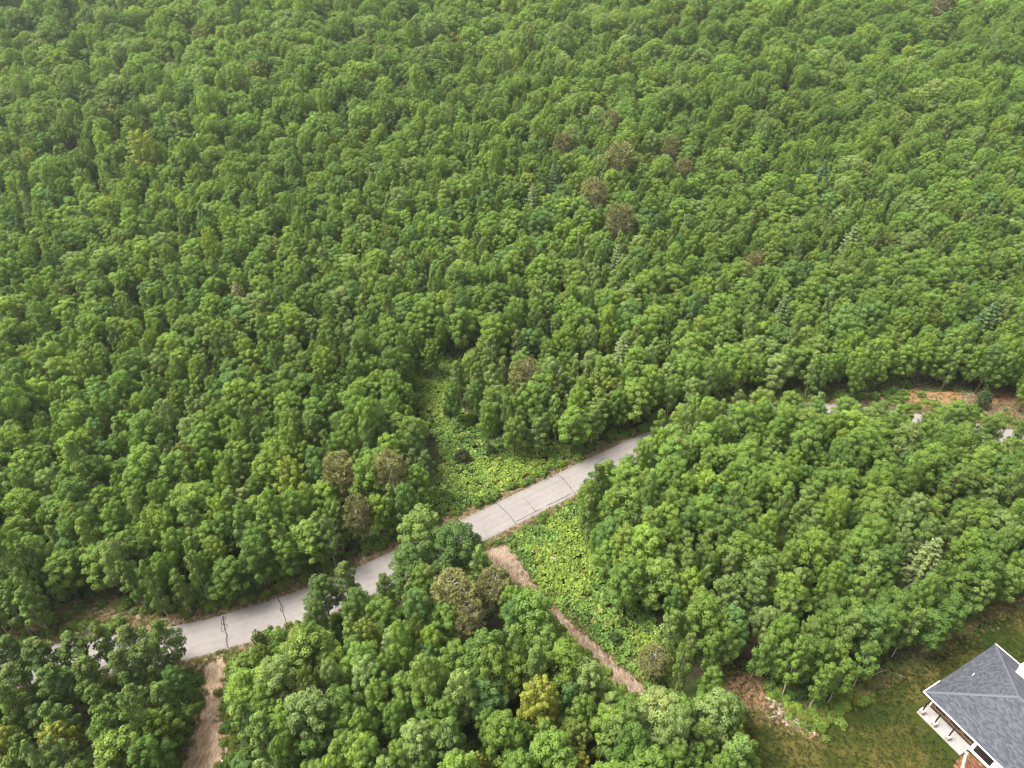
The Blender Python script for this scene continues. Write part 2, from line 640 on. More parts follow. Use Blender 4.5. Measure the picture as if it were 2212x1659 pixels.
crack([(669, 1849), (672, 1870), (675, 1885), (680, 1905), (682, 1935), (687, 1945)], 0.17)
loop((670.5, 1862), 0.27, 0.62, 0.06)
loop((673, 1883), 0.40, 0.62, 0.06)
crack([(833, 1791), (843, 1815), (847, 1829), (855, 1858), (860, 1872)], 0.14)
loop((847, 1827), 0.27, 0.45, 0.1, 0.08)
crack([(1489, 1509), (1502, 1522), (1520, 1538), (1536, 1557), (1550, 1575)], 0.11)
crack([(1578, 1499), (1584, 1508), (1597, 1522), (1606, 1535)], 0.08)
crack([(1673, 1426), (1683, 1431), (1700, 1449), (1716, 1468), (1728, 1483)], 0.11)
crack([(1627, 1448), (1650, 1435), (1672, 1425)], 0.07)
ribbon("centre_seam", -0.02, 0.035, 0.0405, M_SEAM, None, 0.03, i0=55, i1=175, parent=road, seed=3)
edge = [i for i in range(len(RC)) if -1.5 < RC[i][0] < 16]
for k in range(0, len(edge) - 5, 3):                   # broken tar along the lower edge
    pts = [RC[i] - RN[i] * (2.42 + random.uniform(-.06, .06)) for i in edge[k:k + random.choice((4, 4, 3))]]
    flat_line("edge_crack", pts, 0.13, 0.0395 + .0006 * (k % 2), M_TAR, road)

# lawn, tracks and bare soil
LAWN_D = [(1550, 1462), (1600, 1452), (1650, 1490), (1700, 1515), (1760, 1530), (1860, 1480), (1950, 1430), (2000, 1390), (2100, 1335), (2150, 1300), (2212, 1284), (2500, 1250), (2700, 1900), (1560, 1900), (1600, 1640), (1580, 1540)]
sheet("lawn", dpoly(LAWN_D), 0.016, M_LAWN, "mown olive and golden lawn around the house", "lawn", 0.7, 0.5, 3)
TRACK_D = [(418, 1424), (500, 1402), (497, 1440), (490, 1500), (490, 1560), (494, 1600), (500, 1720), (370, 1760), (384, 1659), (405, 1590), (432, 1520), (432, 1470)]
sheet("dirt_track", dpoly(TRACK_D), 0.020, M_TRACK, "straw covered dirt track running down from the road", "track", 0.4, 0.7, 5)
TRAIL_D = [(1040, 1185), (1088, 1170), (1112, 1178), (1136, 1220), (1168, 1266), (1213, 1316), (1258, 1354), (1320, 1408), (1390, 1470), (1452, 1530), (1436, 1558), (1372, 1526),
           (1296, 1468), (1234, 1404), (1198, 1356), (1158, 1312), (1116, 1272), (1060, 1250), (1030, 1230)]
sheet("dirt_trail", dpoly(TRAIL_D), 0.020, M_TRAIL, "narrow dirt trail crossing the fern clearing below the road", "trail", 0.35, 0.75, 8)
sheet("bare_soil", dpoly([(1552, 1462), (1590, 1450), (1640, 1462), (1660, 1495), (1690, 1520), (1740, 1560), (1770, 1588), (1740, 1592), (1690, 1565), (1640, 1545), (1600, 1535), (1560, 1500)]), 0.024, M_SOIL,
      "brown bare soil at the wood edge beside the lawn", "soil", 0.4, 0.4, 12)
sheet("straw_strip", dpoly([(1650, 1503), (1690, 1520), (1748, 1562), (1772, 1590), (1738, 1590), (1690, 1560), (1660, 1532)]), 0.030, M_STRAW,
      "pale straw and wood chips spread on the soil at the lawn edge", "straw", 0.4, 0.35, 14)
sheet("wood_edge_soil", dpoly([(1735, 1528), (1800, 1512), (1870, 1482), (1960, 1432), (2000, 1392), (2100, 1338), (2150, 1300), (2230, 1286), (2230, 1318), (2160, 1330), (2090, 1362), (2015, 1412), (1950, 1452), (1870, 1500), (1800, 1530), (1745, 1545)]), 0.026, M_SOIL,
      "strip of brown soil between the trees and the upper lawn", "soil", 0.4, 0.4, 16)
sheet("verge_clearing", dpoly([(1540, 880), (1640, 850), (1760, 852), (1830, 842), (1900, 815), (2010, 800), (2090, 825), (2225, 858), (2330, 900), (2330, 985), (2212, 945), (2120, 925), (2000, 885), (1880, 880), (1700, 872)]), 0.008, M_SHOULDER,
      "cleared brown strip of dry grass above the road on the right", "verge", 0.8, 0.5, 18)
sheet("clay_patch", dpoly([(1942, 855), (1975, 842), (2020, 846), (2068, 848), (2078, 862), (2050, 874), (1990, 876), (1950, 870)]), 0.018, M_CLAY,
      "orange clay patch scraped bare above the road", "soil", 0.6, 0.4, 20)
sheet("clay_patch", dpoly([(2110, 838), (2160, 842), (2215, 858), (2205, 872), (2150, 872), (2120, 866)]), 0.018, M_CLAY,
      "reddish clay patch at the right edge of the picture", "soil", 0.6, 0.4, 22)
sheet("sand_patch", dpoly([(1186, 1200), (1200, 1197), (1214, 1201), (1215, 1212), (1202, 1219), (1188, 1213)]), 0.024, M_SAND,
      "small round patch of pale sand among the ferns", "sand", 0.25, 0.3, 24)
sheet("left_verge", dpoly([(-60, 1372), (0, 1352), (60, 1345), (120, 1335), (185, 1290), (192, 1248), (238, 1248), (262, 1292), (330, 1325), (345, 1345), (205, 1378), (120, 1392), (0, 1398), (-60, 1400)]), 0.0165, M_SHOULDER,
      "brown brushy strip above the road at far left", "verge", 0.5, 0.5, 26)

# ------------------------------------------------------------------ vegetation builders
UP = np.array([0, 0, 1.0])


def nrm(a):
    return a / (np.linalg.norm(a, axis=-1, keepdims=True) + 1e-9)


def leaf_quads(pos, nor, size, aspect=0.62, fold=0.18, tdir=None):
    """one folded rhombic leaf spray per point"""
    n = len(pos)
    r = RNG.normal(size=(n, 3)) if tdir is None else tdir
    t = nrm(r - nor * (r * nor).sum(1, keepdims=True))
    b = np.cross(nor, t)
    s = size[:, None]
    V = np.empty((n, 4, 3))
    V[:, 0] = pos + t * s * 0.5
    V[:, 1] = pos + b * s * 0.5 * aspect + nor * s * fold
    V[:, 2] = pos - t * s * 0.5
    V[:, 3] = pos - b * s * 0.5 * aspect + nor * s * fold
    Fq = np.arange(n * 4).reshape(n, 4)
    return V.reshape(-1, 3), Fq


class Foliage:
    def __init__(self):
        self.V, self.F, self.tone, self.tip, self.k = [], [], [], [], 0

    def add(self, V, Fq, tone, tip):
        self.V.append(V)
        self.F.append(Fq + self.k)
        self.k += len(V)
        self.tone.append(np.repeat(tone, 4))
        self.tip.append(np.repeat(tip, 4))

    def arrays(self):
        return np.concatenate(self.V), np.concatenate(self.F), np.concatenate(self.tone), np.concatenate(self.tip)


def lobe(fo, c, rl, axis, n, size, squash=0.8, stretch=1.0, tip=0.0, up=0.55, outw=0.45, jit=0.42, tone_shift=0.0):
    d = nrm(RNG.normal(size=(n, 3)) + up * UP + outw * axis)
    rad = rl * (0.62 + 0.45 * RNG.random(n) ** 0.6)
    p = d * rad[:, None]
    p[:, 2] *= squash
    if stretch > 1:
        p += axis * ((p @ axis) * (stretch - 1))[:, None]
    nor = nrm(d + (jit - .06) * RNG.normal(size=(n, 3)) + 0.22 * UP)
    s = size * (0.65 + 0.7 * RNG.random(n))
    V, Fq = leaf_quads(c + p, nor, s)
    tone = np.clip(0.5 + tone_shift + 0.20 * RNG.normal(size=n), 0, 1)
    fo.add(V, Fq, tone, np.full(n, tip) * (RNG.random(n) < 0.8))


def limb(TV, TF, pts, rad, n=5):
    V, Fq = tube(pts, rad, n)
    b = len(TV)
    TV += list(V)
    TF += [tuple(b + i for i in q) for q in Fq]


def trunk_path(H, lean, wob=0.15):
    ph = random.uniform(0, 6)
    return [np.array([lean[0] * t * H + wob * sin(ph + 3 * t), lean[1] * t * H + wob * cos(ph + 2.3 * t), t * H]) for t in np.linspace(0, 0.9, 8)]


def broadleaf(H, R, cb, nlobes, per, leaf, pointed=0.0, sprig=False):
    """rounded crown of many leafy lobes carried on limbs"""
    TV, TF = [], []
    fo = Foliage()
    lean = (random.uniform(-.02, .02), random.uniform(-.02, .02))
    tp = trunk_path(H, lean)
    r0 = 0.010 * H + 0.03
    limb(TV, TF, [tp[0] - np.array([0, 0, .3])] + tp, [r0 * 1.25] + [r0 * (1 - .88 * i / 7) for i in range(8)], 7)
    ga = random.uniform(0, 6)
    ell = random.uniform(.82, 1.18)
    for i in range(nlobes):
        t = 0.02 + 0.95 * ((i + random.random() * .8) / nlobes) ** 0.85
        env = (0.62 + 0.38 * min(1, t / 0.3)) if t < 0.3 else sqrt(max(0.02, 1 - ((t - 0.3) / 0.72) ** (2.0 - 0.8 * pointed)))
        a = ga + i * 2.39996 + random.uniform(-.4, .4)
        rr = R * env * random.uniform(.55, .92) if t < .93 else R * .2 * random.random()
        rl = R * random.uniform(.20, .36) * (1.0 - .2 * t)
        z = cb + t * (H - cb) - rl * .5
        k = int(np.clip(z / H * 7.8, 0, 7))
        c = np.array([cos(a) * rr * ell, sin(a) * rr / ell, z]) + tp[k] * np.array([1, 1, 0])
        ax = nrm(np.array([cos(a), sin(a), .5 + .9 * t]))
        m = int(per * (rl / (R * .32)) ** 2)
        tip = 1.0 if t > .72 and random.random() < .55 else 0.0
        if sprig:
            lobe(fo, c, rl * .62, nrm(ax + .5 * UP), int(m * .8), leaf, .9, 2.1, tip, jit=.5)
        else:
            lobe(fo, c, rl * .92, nrm(ax + .5 * UP), m, leaf, .88, 1.35, tip, tone_shift=random.uniform(-.14, .14))
        if i % 3 == 0 and t < .9:
            b0 = tp[max(1, int(k * .75))]
            limb(TV, TF, [b0, b0 * .45 + c * .55 + np.array([0, 0, -.1 * R]), c], [r0 * .42, r0 * .26, r0 * .1], 4)
    # inner filling leaves so that the crown is not hollow
    n = per * nlobes // 14
    q = nrm(RNG.normal(size=(n, 3))) * (RNG.random(n) ** .4)[:, None] * np.array([R * .62, R * .62, (H - cb) * .42])
    q += np.array([0, 0, cb + (H - cb) * .45])
    V, Fq = leaf_quads(q, nrm(RNG.normal(size=(n, 3)) + .6 * UP), leaf * (1 + .6 * RNG.random(n)))
    fo.add(V, Fq, np.clip(.42 + .2 * RNG.normal(size=n), 0, 1), np.zeros(n))
    return (TV, TF), fo.arrays()


def aspen(H, R, cb, leaf):
    """slender, upswept crown of fine leaves on a pale stem"""
    TV, TF = [], []
    fo = Foliage()
    lean = (random.uniform(-.03, .03), random.uniform(-.03, .03))
    tp = trunk_path(H, lean, .1)
    r0 = 0.0075 * H + .015
    limb(TV, TF, [tp[0] - np.array([0, 0, .3])] + tp, [r0 * 1.2] + [r0 * (1 - .85 * i / 7) for i in range(8)], 6)
    nl = 30
    ga = random.uniform(0, 6)
    for i in range(nl):
        t = (i + random.random() * .9) / nl
        env = (.55 + .45 * t / .3) if t < .3 else max(.08, 1 - ((t - .3) / .74) ** 1.7)
        a = ga + i * 2.39996 + random.uniform(-.5, .5)
        rr = R * env * random.uniform(.35, .85)
        rl = R * random.uniform(.26, .42) * (1 - .3 * t)
        z = cb + t * (H - cb) - rl * .4
        k = int(np.clip(z / H * 7.8, 0, 7))
        c = np.array([cos(a) * rr, sin(a) * rr, z]) + tp[k] * np.array([1, 1, 0])
        ax = nrm(np.array([cos(a) * .5, sin(a) * .5, 1.0]))
        lobe(fo, c, rl * .85, ax, 150, leaf, .95, 1.6, 1.0 if t > .8 and random.random() < .4 else 0.0, up=.35, jit=.75, tone_shift=random.uniform(-.15, .15))
        if i % 2 == 0:
            b0 = tp[max(1, int(k * .8))]
            limb(TV, TF, [b0, b0 * .5 + c * .5, c], [r0 * .35, r0 * .2, r0 * .08], 4)
    return (TV, TF), fo.arrays()


def red_pine(H, R, cb, dens=1.0):
    """open rounded pine: pale curving limbs with brownish needle tufts at their ends"""
    TV, TF = [], []
    fo = Foliage()
    tp = trunk_path(H, (random.uniform(-.02, .02), random.uniform(-.02, .02)), .12)
    r0 = 0.016 * H
    limb(TV, TF, [tp[0] - np.array([0, 0, .3])] + tp, [r0 * 1.15] + [r0 * (1 - .8 * i / 7) for i in range(8)], 7)
    nb = int(56 * dens)
    for i in range(nb):
        t = (i + random.random()) / nb
        env = (.6 + .4 * t / .35) if t < .35 else sqrt(max(.03, 1 - ((t - .35) / .68) ** 2))
        a = i * 2.39996 + random.uniform(-.5, .5)
        L = R * env * random.uniform(.75, 1.05)
        z = cb + t * (H * .93 - cb)
        k = min(7, int(z / H * 7.8))
        b0 = np.array([tp[k][0], tp[k][1], z])
        dr = np.array([cos(a), sin(a), 0])
        rise = L * (.10 + .6 * t)
        p1 = b0 + dr * L * .5 + UP * (rise * .25)
        p2 = b0 + dr * L + UP * rise
        limb(TV, TF, [b0, p1, p2], [r0 * .30, r0 * .22, r0 * .09], 4)
        ends = [(p2, 1.0)]
        for s in (-1, 1):
            for f in (.55, .78):
                q0 = b0 + (p2 - b0) * f
                q1 = q0 + np.array([cos(a + s * .75), sin(a + s * .75), .35]) * L * .34 * random.uniform(.7, 1.2)
                limb(TV, TF, [q0, q1], [r0 * .14, r0 * .06], 3)
                ends.append((q1, .8))
        for e, w in ends:
            n = int(22 * w)
            d = nrm(RNG.normal(size=(n, 3)) + .45 * dr + .5 * UP)
            ln = .30 + .25 * RNG.random(n)
            pos = e + d * (ln * .8)[:, None]
            side = nrm(np.cross(d, RNG.normal(size=(n, 3))))
            V, Fq = leaf_quads(pos, side, ln * 1.6, .22, .02, d)
            fo.add(V, Fq, np.clip(.5 + .25 * RNG.normal(size=n), 0, 1), np.zeros(n))
    return (TV, TF), fo.arrays()


def white_pine(H, R, cb):
    """soft conifer: tiers of long level branches with feathery sprays"""
    TV, TF = [], []
    fo = Foliage()
    tp = trunk_path(H, (0.0, 0.0), .05)
    r0 = 0.013 * H
    limb(TV, TF, [tp[0] - np.array([0, 0, .3])] + tp + [np.array([0, 0, H * .99])], [r0 * 1.15] + [r0 * (1 - .8 * i / 7) for i in range(8)] + [.01], 6)
    tiers = 13
    for ti in range(tiers):
        t = ti / (tiers - 1)
        z = cb + t * (H * .97 - cb)
        L0 = R * (1 - t) ** .75 * (1.0 if t > .15 else .85) + .25
        nb = 7 if t < .8 else 5
        for j in range(nb):
            a = ti * .9 + 2 * pi * (j + random.uniform(-.25, .25)) / nb
            L = L0 * random.uniform(.75, 1.1)
            dr = np.array([cos(a), sin(a), 0])
            sd_ = np.array([-sin(a), cos(a), 0])
            b0 = np.array([0, 0, z])
            p2 = b0 + dr * L + UP * (L * (.06 + .5 * t * t))
            p1 = b0 + dr * L * .5 + UP * (L * .03)
            limb(TV, TF, [b0, p1, p2], [r0 * .2, r0 * .13, r0 * .05], 3)
            n = int(16 + 26 * L / R)
            u = .25 + .78 * RNG.random(n)
            w = (RNG.random(n) - .5) * L * .62 * (1.15 - u)
            pos = b0 + (p2 - b0) * u[:, None] + sd_ * w[:, None] + UP * (.10 * RNG.normal(size=n))[:, None]
            d = nrm(dr + sd_ * np.sign(w)[:, None] * .8 + .35 * UP + .25 * RNG.normal(size=(n, 3)))
            nn = nrm(UP + .35 * RNG.normal(size=(n, 3)))
            V, Fq = leaf_quads(pos, nn, .55 + .3 * RNG.random(n), .33, .04, d)
            fo.add(V, Fq, np.clip(.5 + .2 * RNG.normal(size=n), 0, 1), np.zeros(n))
    return (TV, TF), fo.arrays()


def shrub(H, R, n=700, leaf=.24):
    TV, TF = [], []
    fo = Foliage()
    for i in range(5):
        a = i * 1.3 + random.random()
        limb(TV, TF, [np.array([0, 0, -.1]), np.array([cos(a) * R * .3, sin(a) * R * .3, H * .4]), np.array([cos(a) * R * .6, sin(a) * R * .6, H * .8])], [.04, .03, .012], 4)
    nl = 11
    for i in range(nl):
        a = i * 2.39996
        t = i / nl
        rr = R * (.75 - .55 * t) * random.uniform(.7, 1.15)
        rl = R * random.uniform(.34, .5)
        lobe(fo, np.array([cos(a) * rr, sin(a) * rr, rl * .5 + t * (H - rl)]), rl, nrm(np.array([cos(a), sin(a), .8])), n // nl, leaf, .8, 1.2, 0.0, jit=.55)
    return (TV, TF), fo.arrays()


def fern(R, nf):
    fo = Foliage()
    V, Fq, tone = [], [], []
    for i in range(nf):
        a = 2 * pi * i / nf + random.uniform(-.35, .35)
        L = R * random.uniform(.7, 1.15)
        dr, sd_ = np.array([cos(a), sin(a), 0]), np.array([-sin(a), cos(a), 0])
        h = random.uniform(.30, .62)
        prof = [(0.05, .05, .02), (.45, .9 * h, .17 * R / .6), (.8, h * 1.05, .13 * R / .6), (1.05, h * .72, .02)]
        b = len(V)
        for (u, z, w) in prof:
            V += [dr * L * u + sd_ * w + UP * z, dr * L * u - sd_ * w + UP * z]
        for k in range(3):
            Fq.append((b + 2 * k, b + 2 * k + 1, b + 2 * k + 3, b + 2 * k + 2))
        tone += [np.clip(.5 + .25 * random.gauss(0, 1), 0, 1)] * 8
    return np.array(V), np.array(Fq), np.array(tone), np.zeros(len(V))


class Variant:
    def __init__(self, parts, kind, H, R, leaf_mat, bark_mat):
        self.H, self.R, self.kind = H, R, kind
        (TV, TF), (V, Fq, tone, tip) = parts
        at = {"leaf_tone": ("POINT", "FLOAT", tone), "leaf_tip": ("POINT", "FLOAT", tip)}
        self.crown = mk_mesh("crown", V, Fq, [leaf_mat], at)
        self.trunk = mk_mesh("trunk", TV, np.array(TF), [bark_mat], smooth=True)
        nT = len(TV)
        AV = np.concatenate([np.array(TV), V])
        AF = np.concatenate([np.array(TF), Fq + nT])
        mi = np.concatenate([np.ones(len(TF)), np.zeros(len(Fq))])
        at = {"leaf_tone": ("POINT", "FLOAT", np.concatenate([np.zeros(nT), tone])), "leaf_tip": ("POINT", "FLOAT", np.concatenate([np.zeros(nT), tip]))}
        self.joined = mk_mesh(kind, AV, AF, [leaf_mat, bark_mat], at, mi)


VAR = {}
VAR["broadleaf"] = [Variant(broadleaf(11.0, 2.5, 3.0 + random.random() * .8, random.randint(40, 50), 205, .235, pointed=(0.0, .9, 1.0)[i % 3]), "broadleaf_tree", 11.0, 2.5, M_LEAF, M_BARK) for i in range(9)]
VAR["maple"] = [Variant(broadleaf(11.0, 2.5, 2.6, 60, 190, .24, .5, True), "broadleaf_tree", 11.0, 2.5, M_LEAF, M_BARK) for i in range(3)]
VAR["oak"] = [Variant(broadleaf(16.0, 4.3, 5.5, random.randint(60, 72), 130, .41), "broadleaf_tree", 16.0, 4.3, M_LEAF, M_BARK) for i in range(6)]
VAR["aspen"] = [Variant(aspen(11.5, 1.75, random.uniform(2.6, 3.8), .24), "aspen_tree", 11.5, 1.75, M_LEAF, M_ASPEN_BARK) for i in range(5)]
VAR["red_pine"] = [Variant(red_pine(13.0, 2.9, random.uniform(4.0, 5.0)), "red_pine", 13.0, 2.9, M_NEEDLE, M_PINE_BARK) for i in range(4)]
VAR["white_pine"] = [Variant(white_pine(13.0, 3.1, 2.5), "white_pine", 13.0, 3.1, M_NEEDLE, M_BARK) for i in range(3)]
VAR["shrub"] = [Variant(shrub(1.7, 1.1), "shrub", 1.7, 1.1, M_LEAF, M_BARK) for i in range(4)]

# ------------------------------------------------------------------ where the woods stand
C_MID, C_DEEP, C_PALE = (.138, .218, .042), (.102, .172, .036), (.182, .248, .076)
C_BRIGHT, C_YEL, C_BLUE, C_OLIVE = (.172, .252, .042), (.240, .310, .052), (.112, .194, .054), (.154, .222, .047)
C_RPINE, C_WPINE, C_BROWN = (.205, .205, .072), (.190, .245, .088), (.160, .160, .058)
TONES = [("mid-green", C_MID), ("deep green", C_DEEP), ("pale green", C_PALE), ("bright green", C_BRIGHT), ("yellow-green", C_YEL), ("bluish green", C_BLUE), ("olive green", C_OLIVE)]

# open ground seen between the crowns (photo positions of the openings)
OPEN = [
    [(392, 1345), (640, 1275), (656, 1285), (664, 1345), (622, 1356), (575, 1362), (548, 1385), (500, 1398), (497, 1450), (490, 1500), (484, 1560), (490, 1700), (382, 1700), (405, 1590), (432, 1520), (430, 1440), (408, 1425)],
    [(782, 1216), (835, 1192), (840, 1236), (790, 1238)],
    [(1020, 1098), (1180, 1020), (1370, 940), (1388, 952), (1350, 985), (1300, 1000), (1255, 1030), (1244, 1078), (1104, 1155), (1042, 1170), (1030, 1130)],
    [(950, 1045), (905, 1095), (1000, 1090), (1232, 985), (1195, 965), (1110, 975), (1035, 950), (1020, 905), (985, 880), (935, 925), (962, 1000)],
    [(905, 810), (960, 760), (1010, 745), (1000, 790), (960, 830), (950, 880), (915, 900)],
    [(1845, 852), (1905, 822), (2010, 808), (2085, 828), (2212, 862), (2212, 930), (2130, 912), (2110, 870), (1990, 872), (1900, 875)],
    [(1052, 1182), (1100, 1165), (1240, 1095), (1242, 1170), (1285, 1230), (1305, 1290), (1380, 1305), (1396, 1370), (1410, 1420), (1400, 1470), (1436, 1535), (1372, 1508), (1278, 1425), (1215, 1335), (1165, 1270), (1130, 1220), (1060, 1215)],
    [(1045, 1190), (1095, 1172), (1138, 1230), (1166, 1270), (1150, 1284), (1112, 1245), (1060, 1225)],
    [(1205, 1335), (1250, 1362), (1310, 1414), (1442, 1535), (1428, 1552), (1370, 1516), (1300, 1460), (1240, 1398)],
    [(1640, 1545), (1565, 1478), (1600, 1460), (1660, 1500), (1740, 1568), (1780, 1540), (1870, 1495), (1960, 1444), (2010, 1402), (2110, 1345), (2160, 1312), (2212, 1292), (2600, 1300), (2600, 1800), (1668, 1700), (1655, 1600)],
    [(0, 1362), (90, 1345), (186, 1300), (196, 1252), (232, 1256), (256, 1300), (325, 1335), (205, 1375), (60, 1380), (0, 1385)],
]
ROAD_NEAR = RC[:, None, :]


def road_dist(x, y):
    d = np.hypot(RC[:, 0] - x, RC[:, 1] - y)
    i = int(d.argmin())
    return d[i], (np.array([x, y]) - RC[i]) @ RN[i]


A_HOUSE = ground_pt(2748.7 * .72, 2137.4 * .72)
TRAIL_IN = dpoly([(1040, 1185), (1088, 1170), (1104, 1182), (1124, 1226), (1156, 1274), (1202, 1326), (1246, 1364), (1306, 1416), (1374, 1480), (1438, 1536), (1430, 1550), (1376, 1518),
                  (1302, 1460), (1242, 1396), (1208, 1350), (1168, 1308), (1122, 1268), (1060, 1248), (1030, 1230)])
TRACK_W, TRAIL_W, LAWN_W = dpoly(TRACK_D), dpoly(TRAIL_D), dpoly(LAWN_D)


def covers_open(x, y, z, H, R, cb=.3):
    for f, rr in ((.97, 0.0), (.75, .55), (.5, .9), (.5, 0), (cb + .04, .6)):
        for s in ((-1, 1) if rr else (0,)):
            u, v = view_xy(x + s * rr * R, y, z + f * H)
            for pl in OPEN:
                if bool(in_poly(np.float64(u), np.float64(v), pl)):
                    return True
    return False


TREES = []        # dict(kind, x, y, z, s, sz, rot, col, tip, special)


def put(kind, x, y, s, sz, col, tip=0.0, special=None, var=None):
    v = random.randrange(len(VAR[kind])) if var is None else var
    vr = VAR[kind][v]
    TREES.append(dict(kind=kind, v=v, x=x, y=y, z=float(terr(x, y)) * min(1, max(0, (y - 115) / 20)), s=s, sz=sz, rot=random.uniform(0, 2 * pi), col=col, tip=tip, special=special, H=vr.H * sz, R=vr.R * s))
    return TREES[-1]


def jit_col(c, a=.12):
    k = 1 + random.uniform(-a, a)
    h = random.uniform(-.04, .04)
    return (c[0] * k * (1 + h), c[1] * k, c[2] * k * (1 - h))


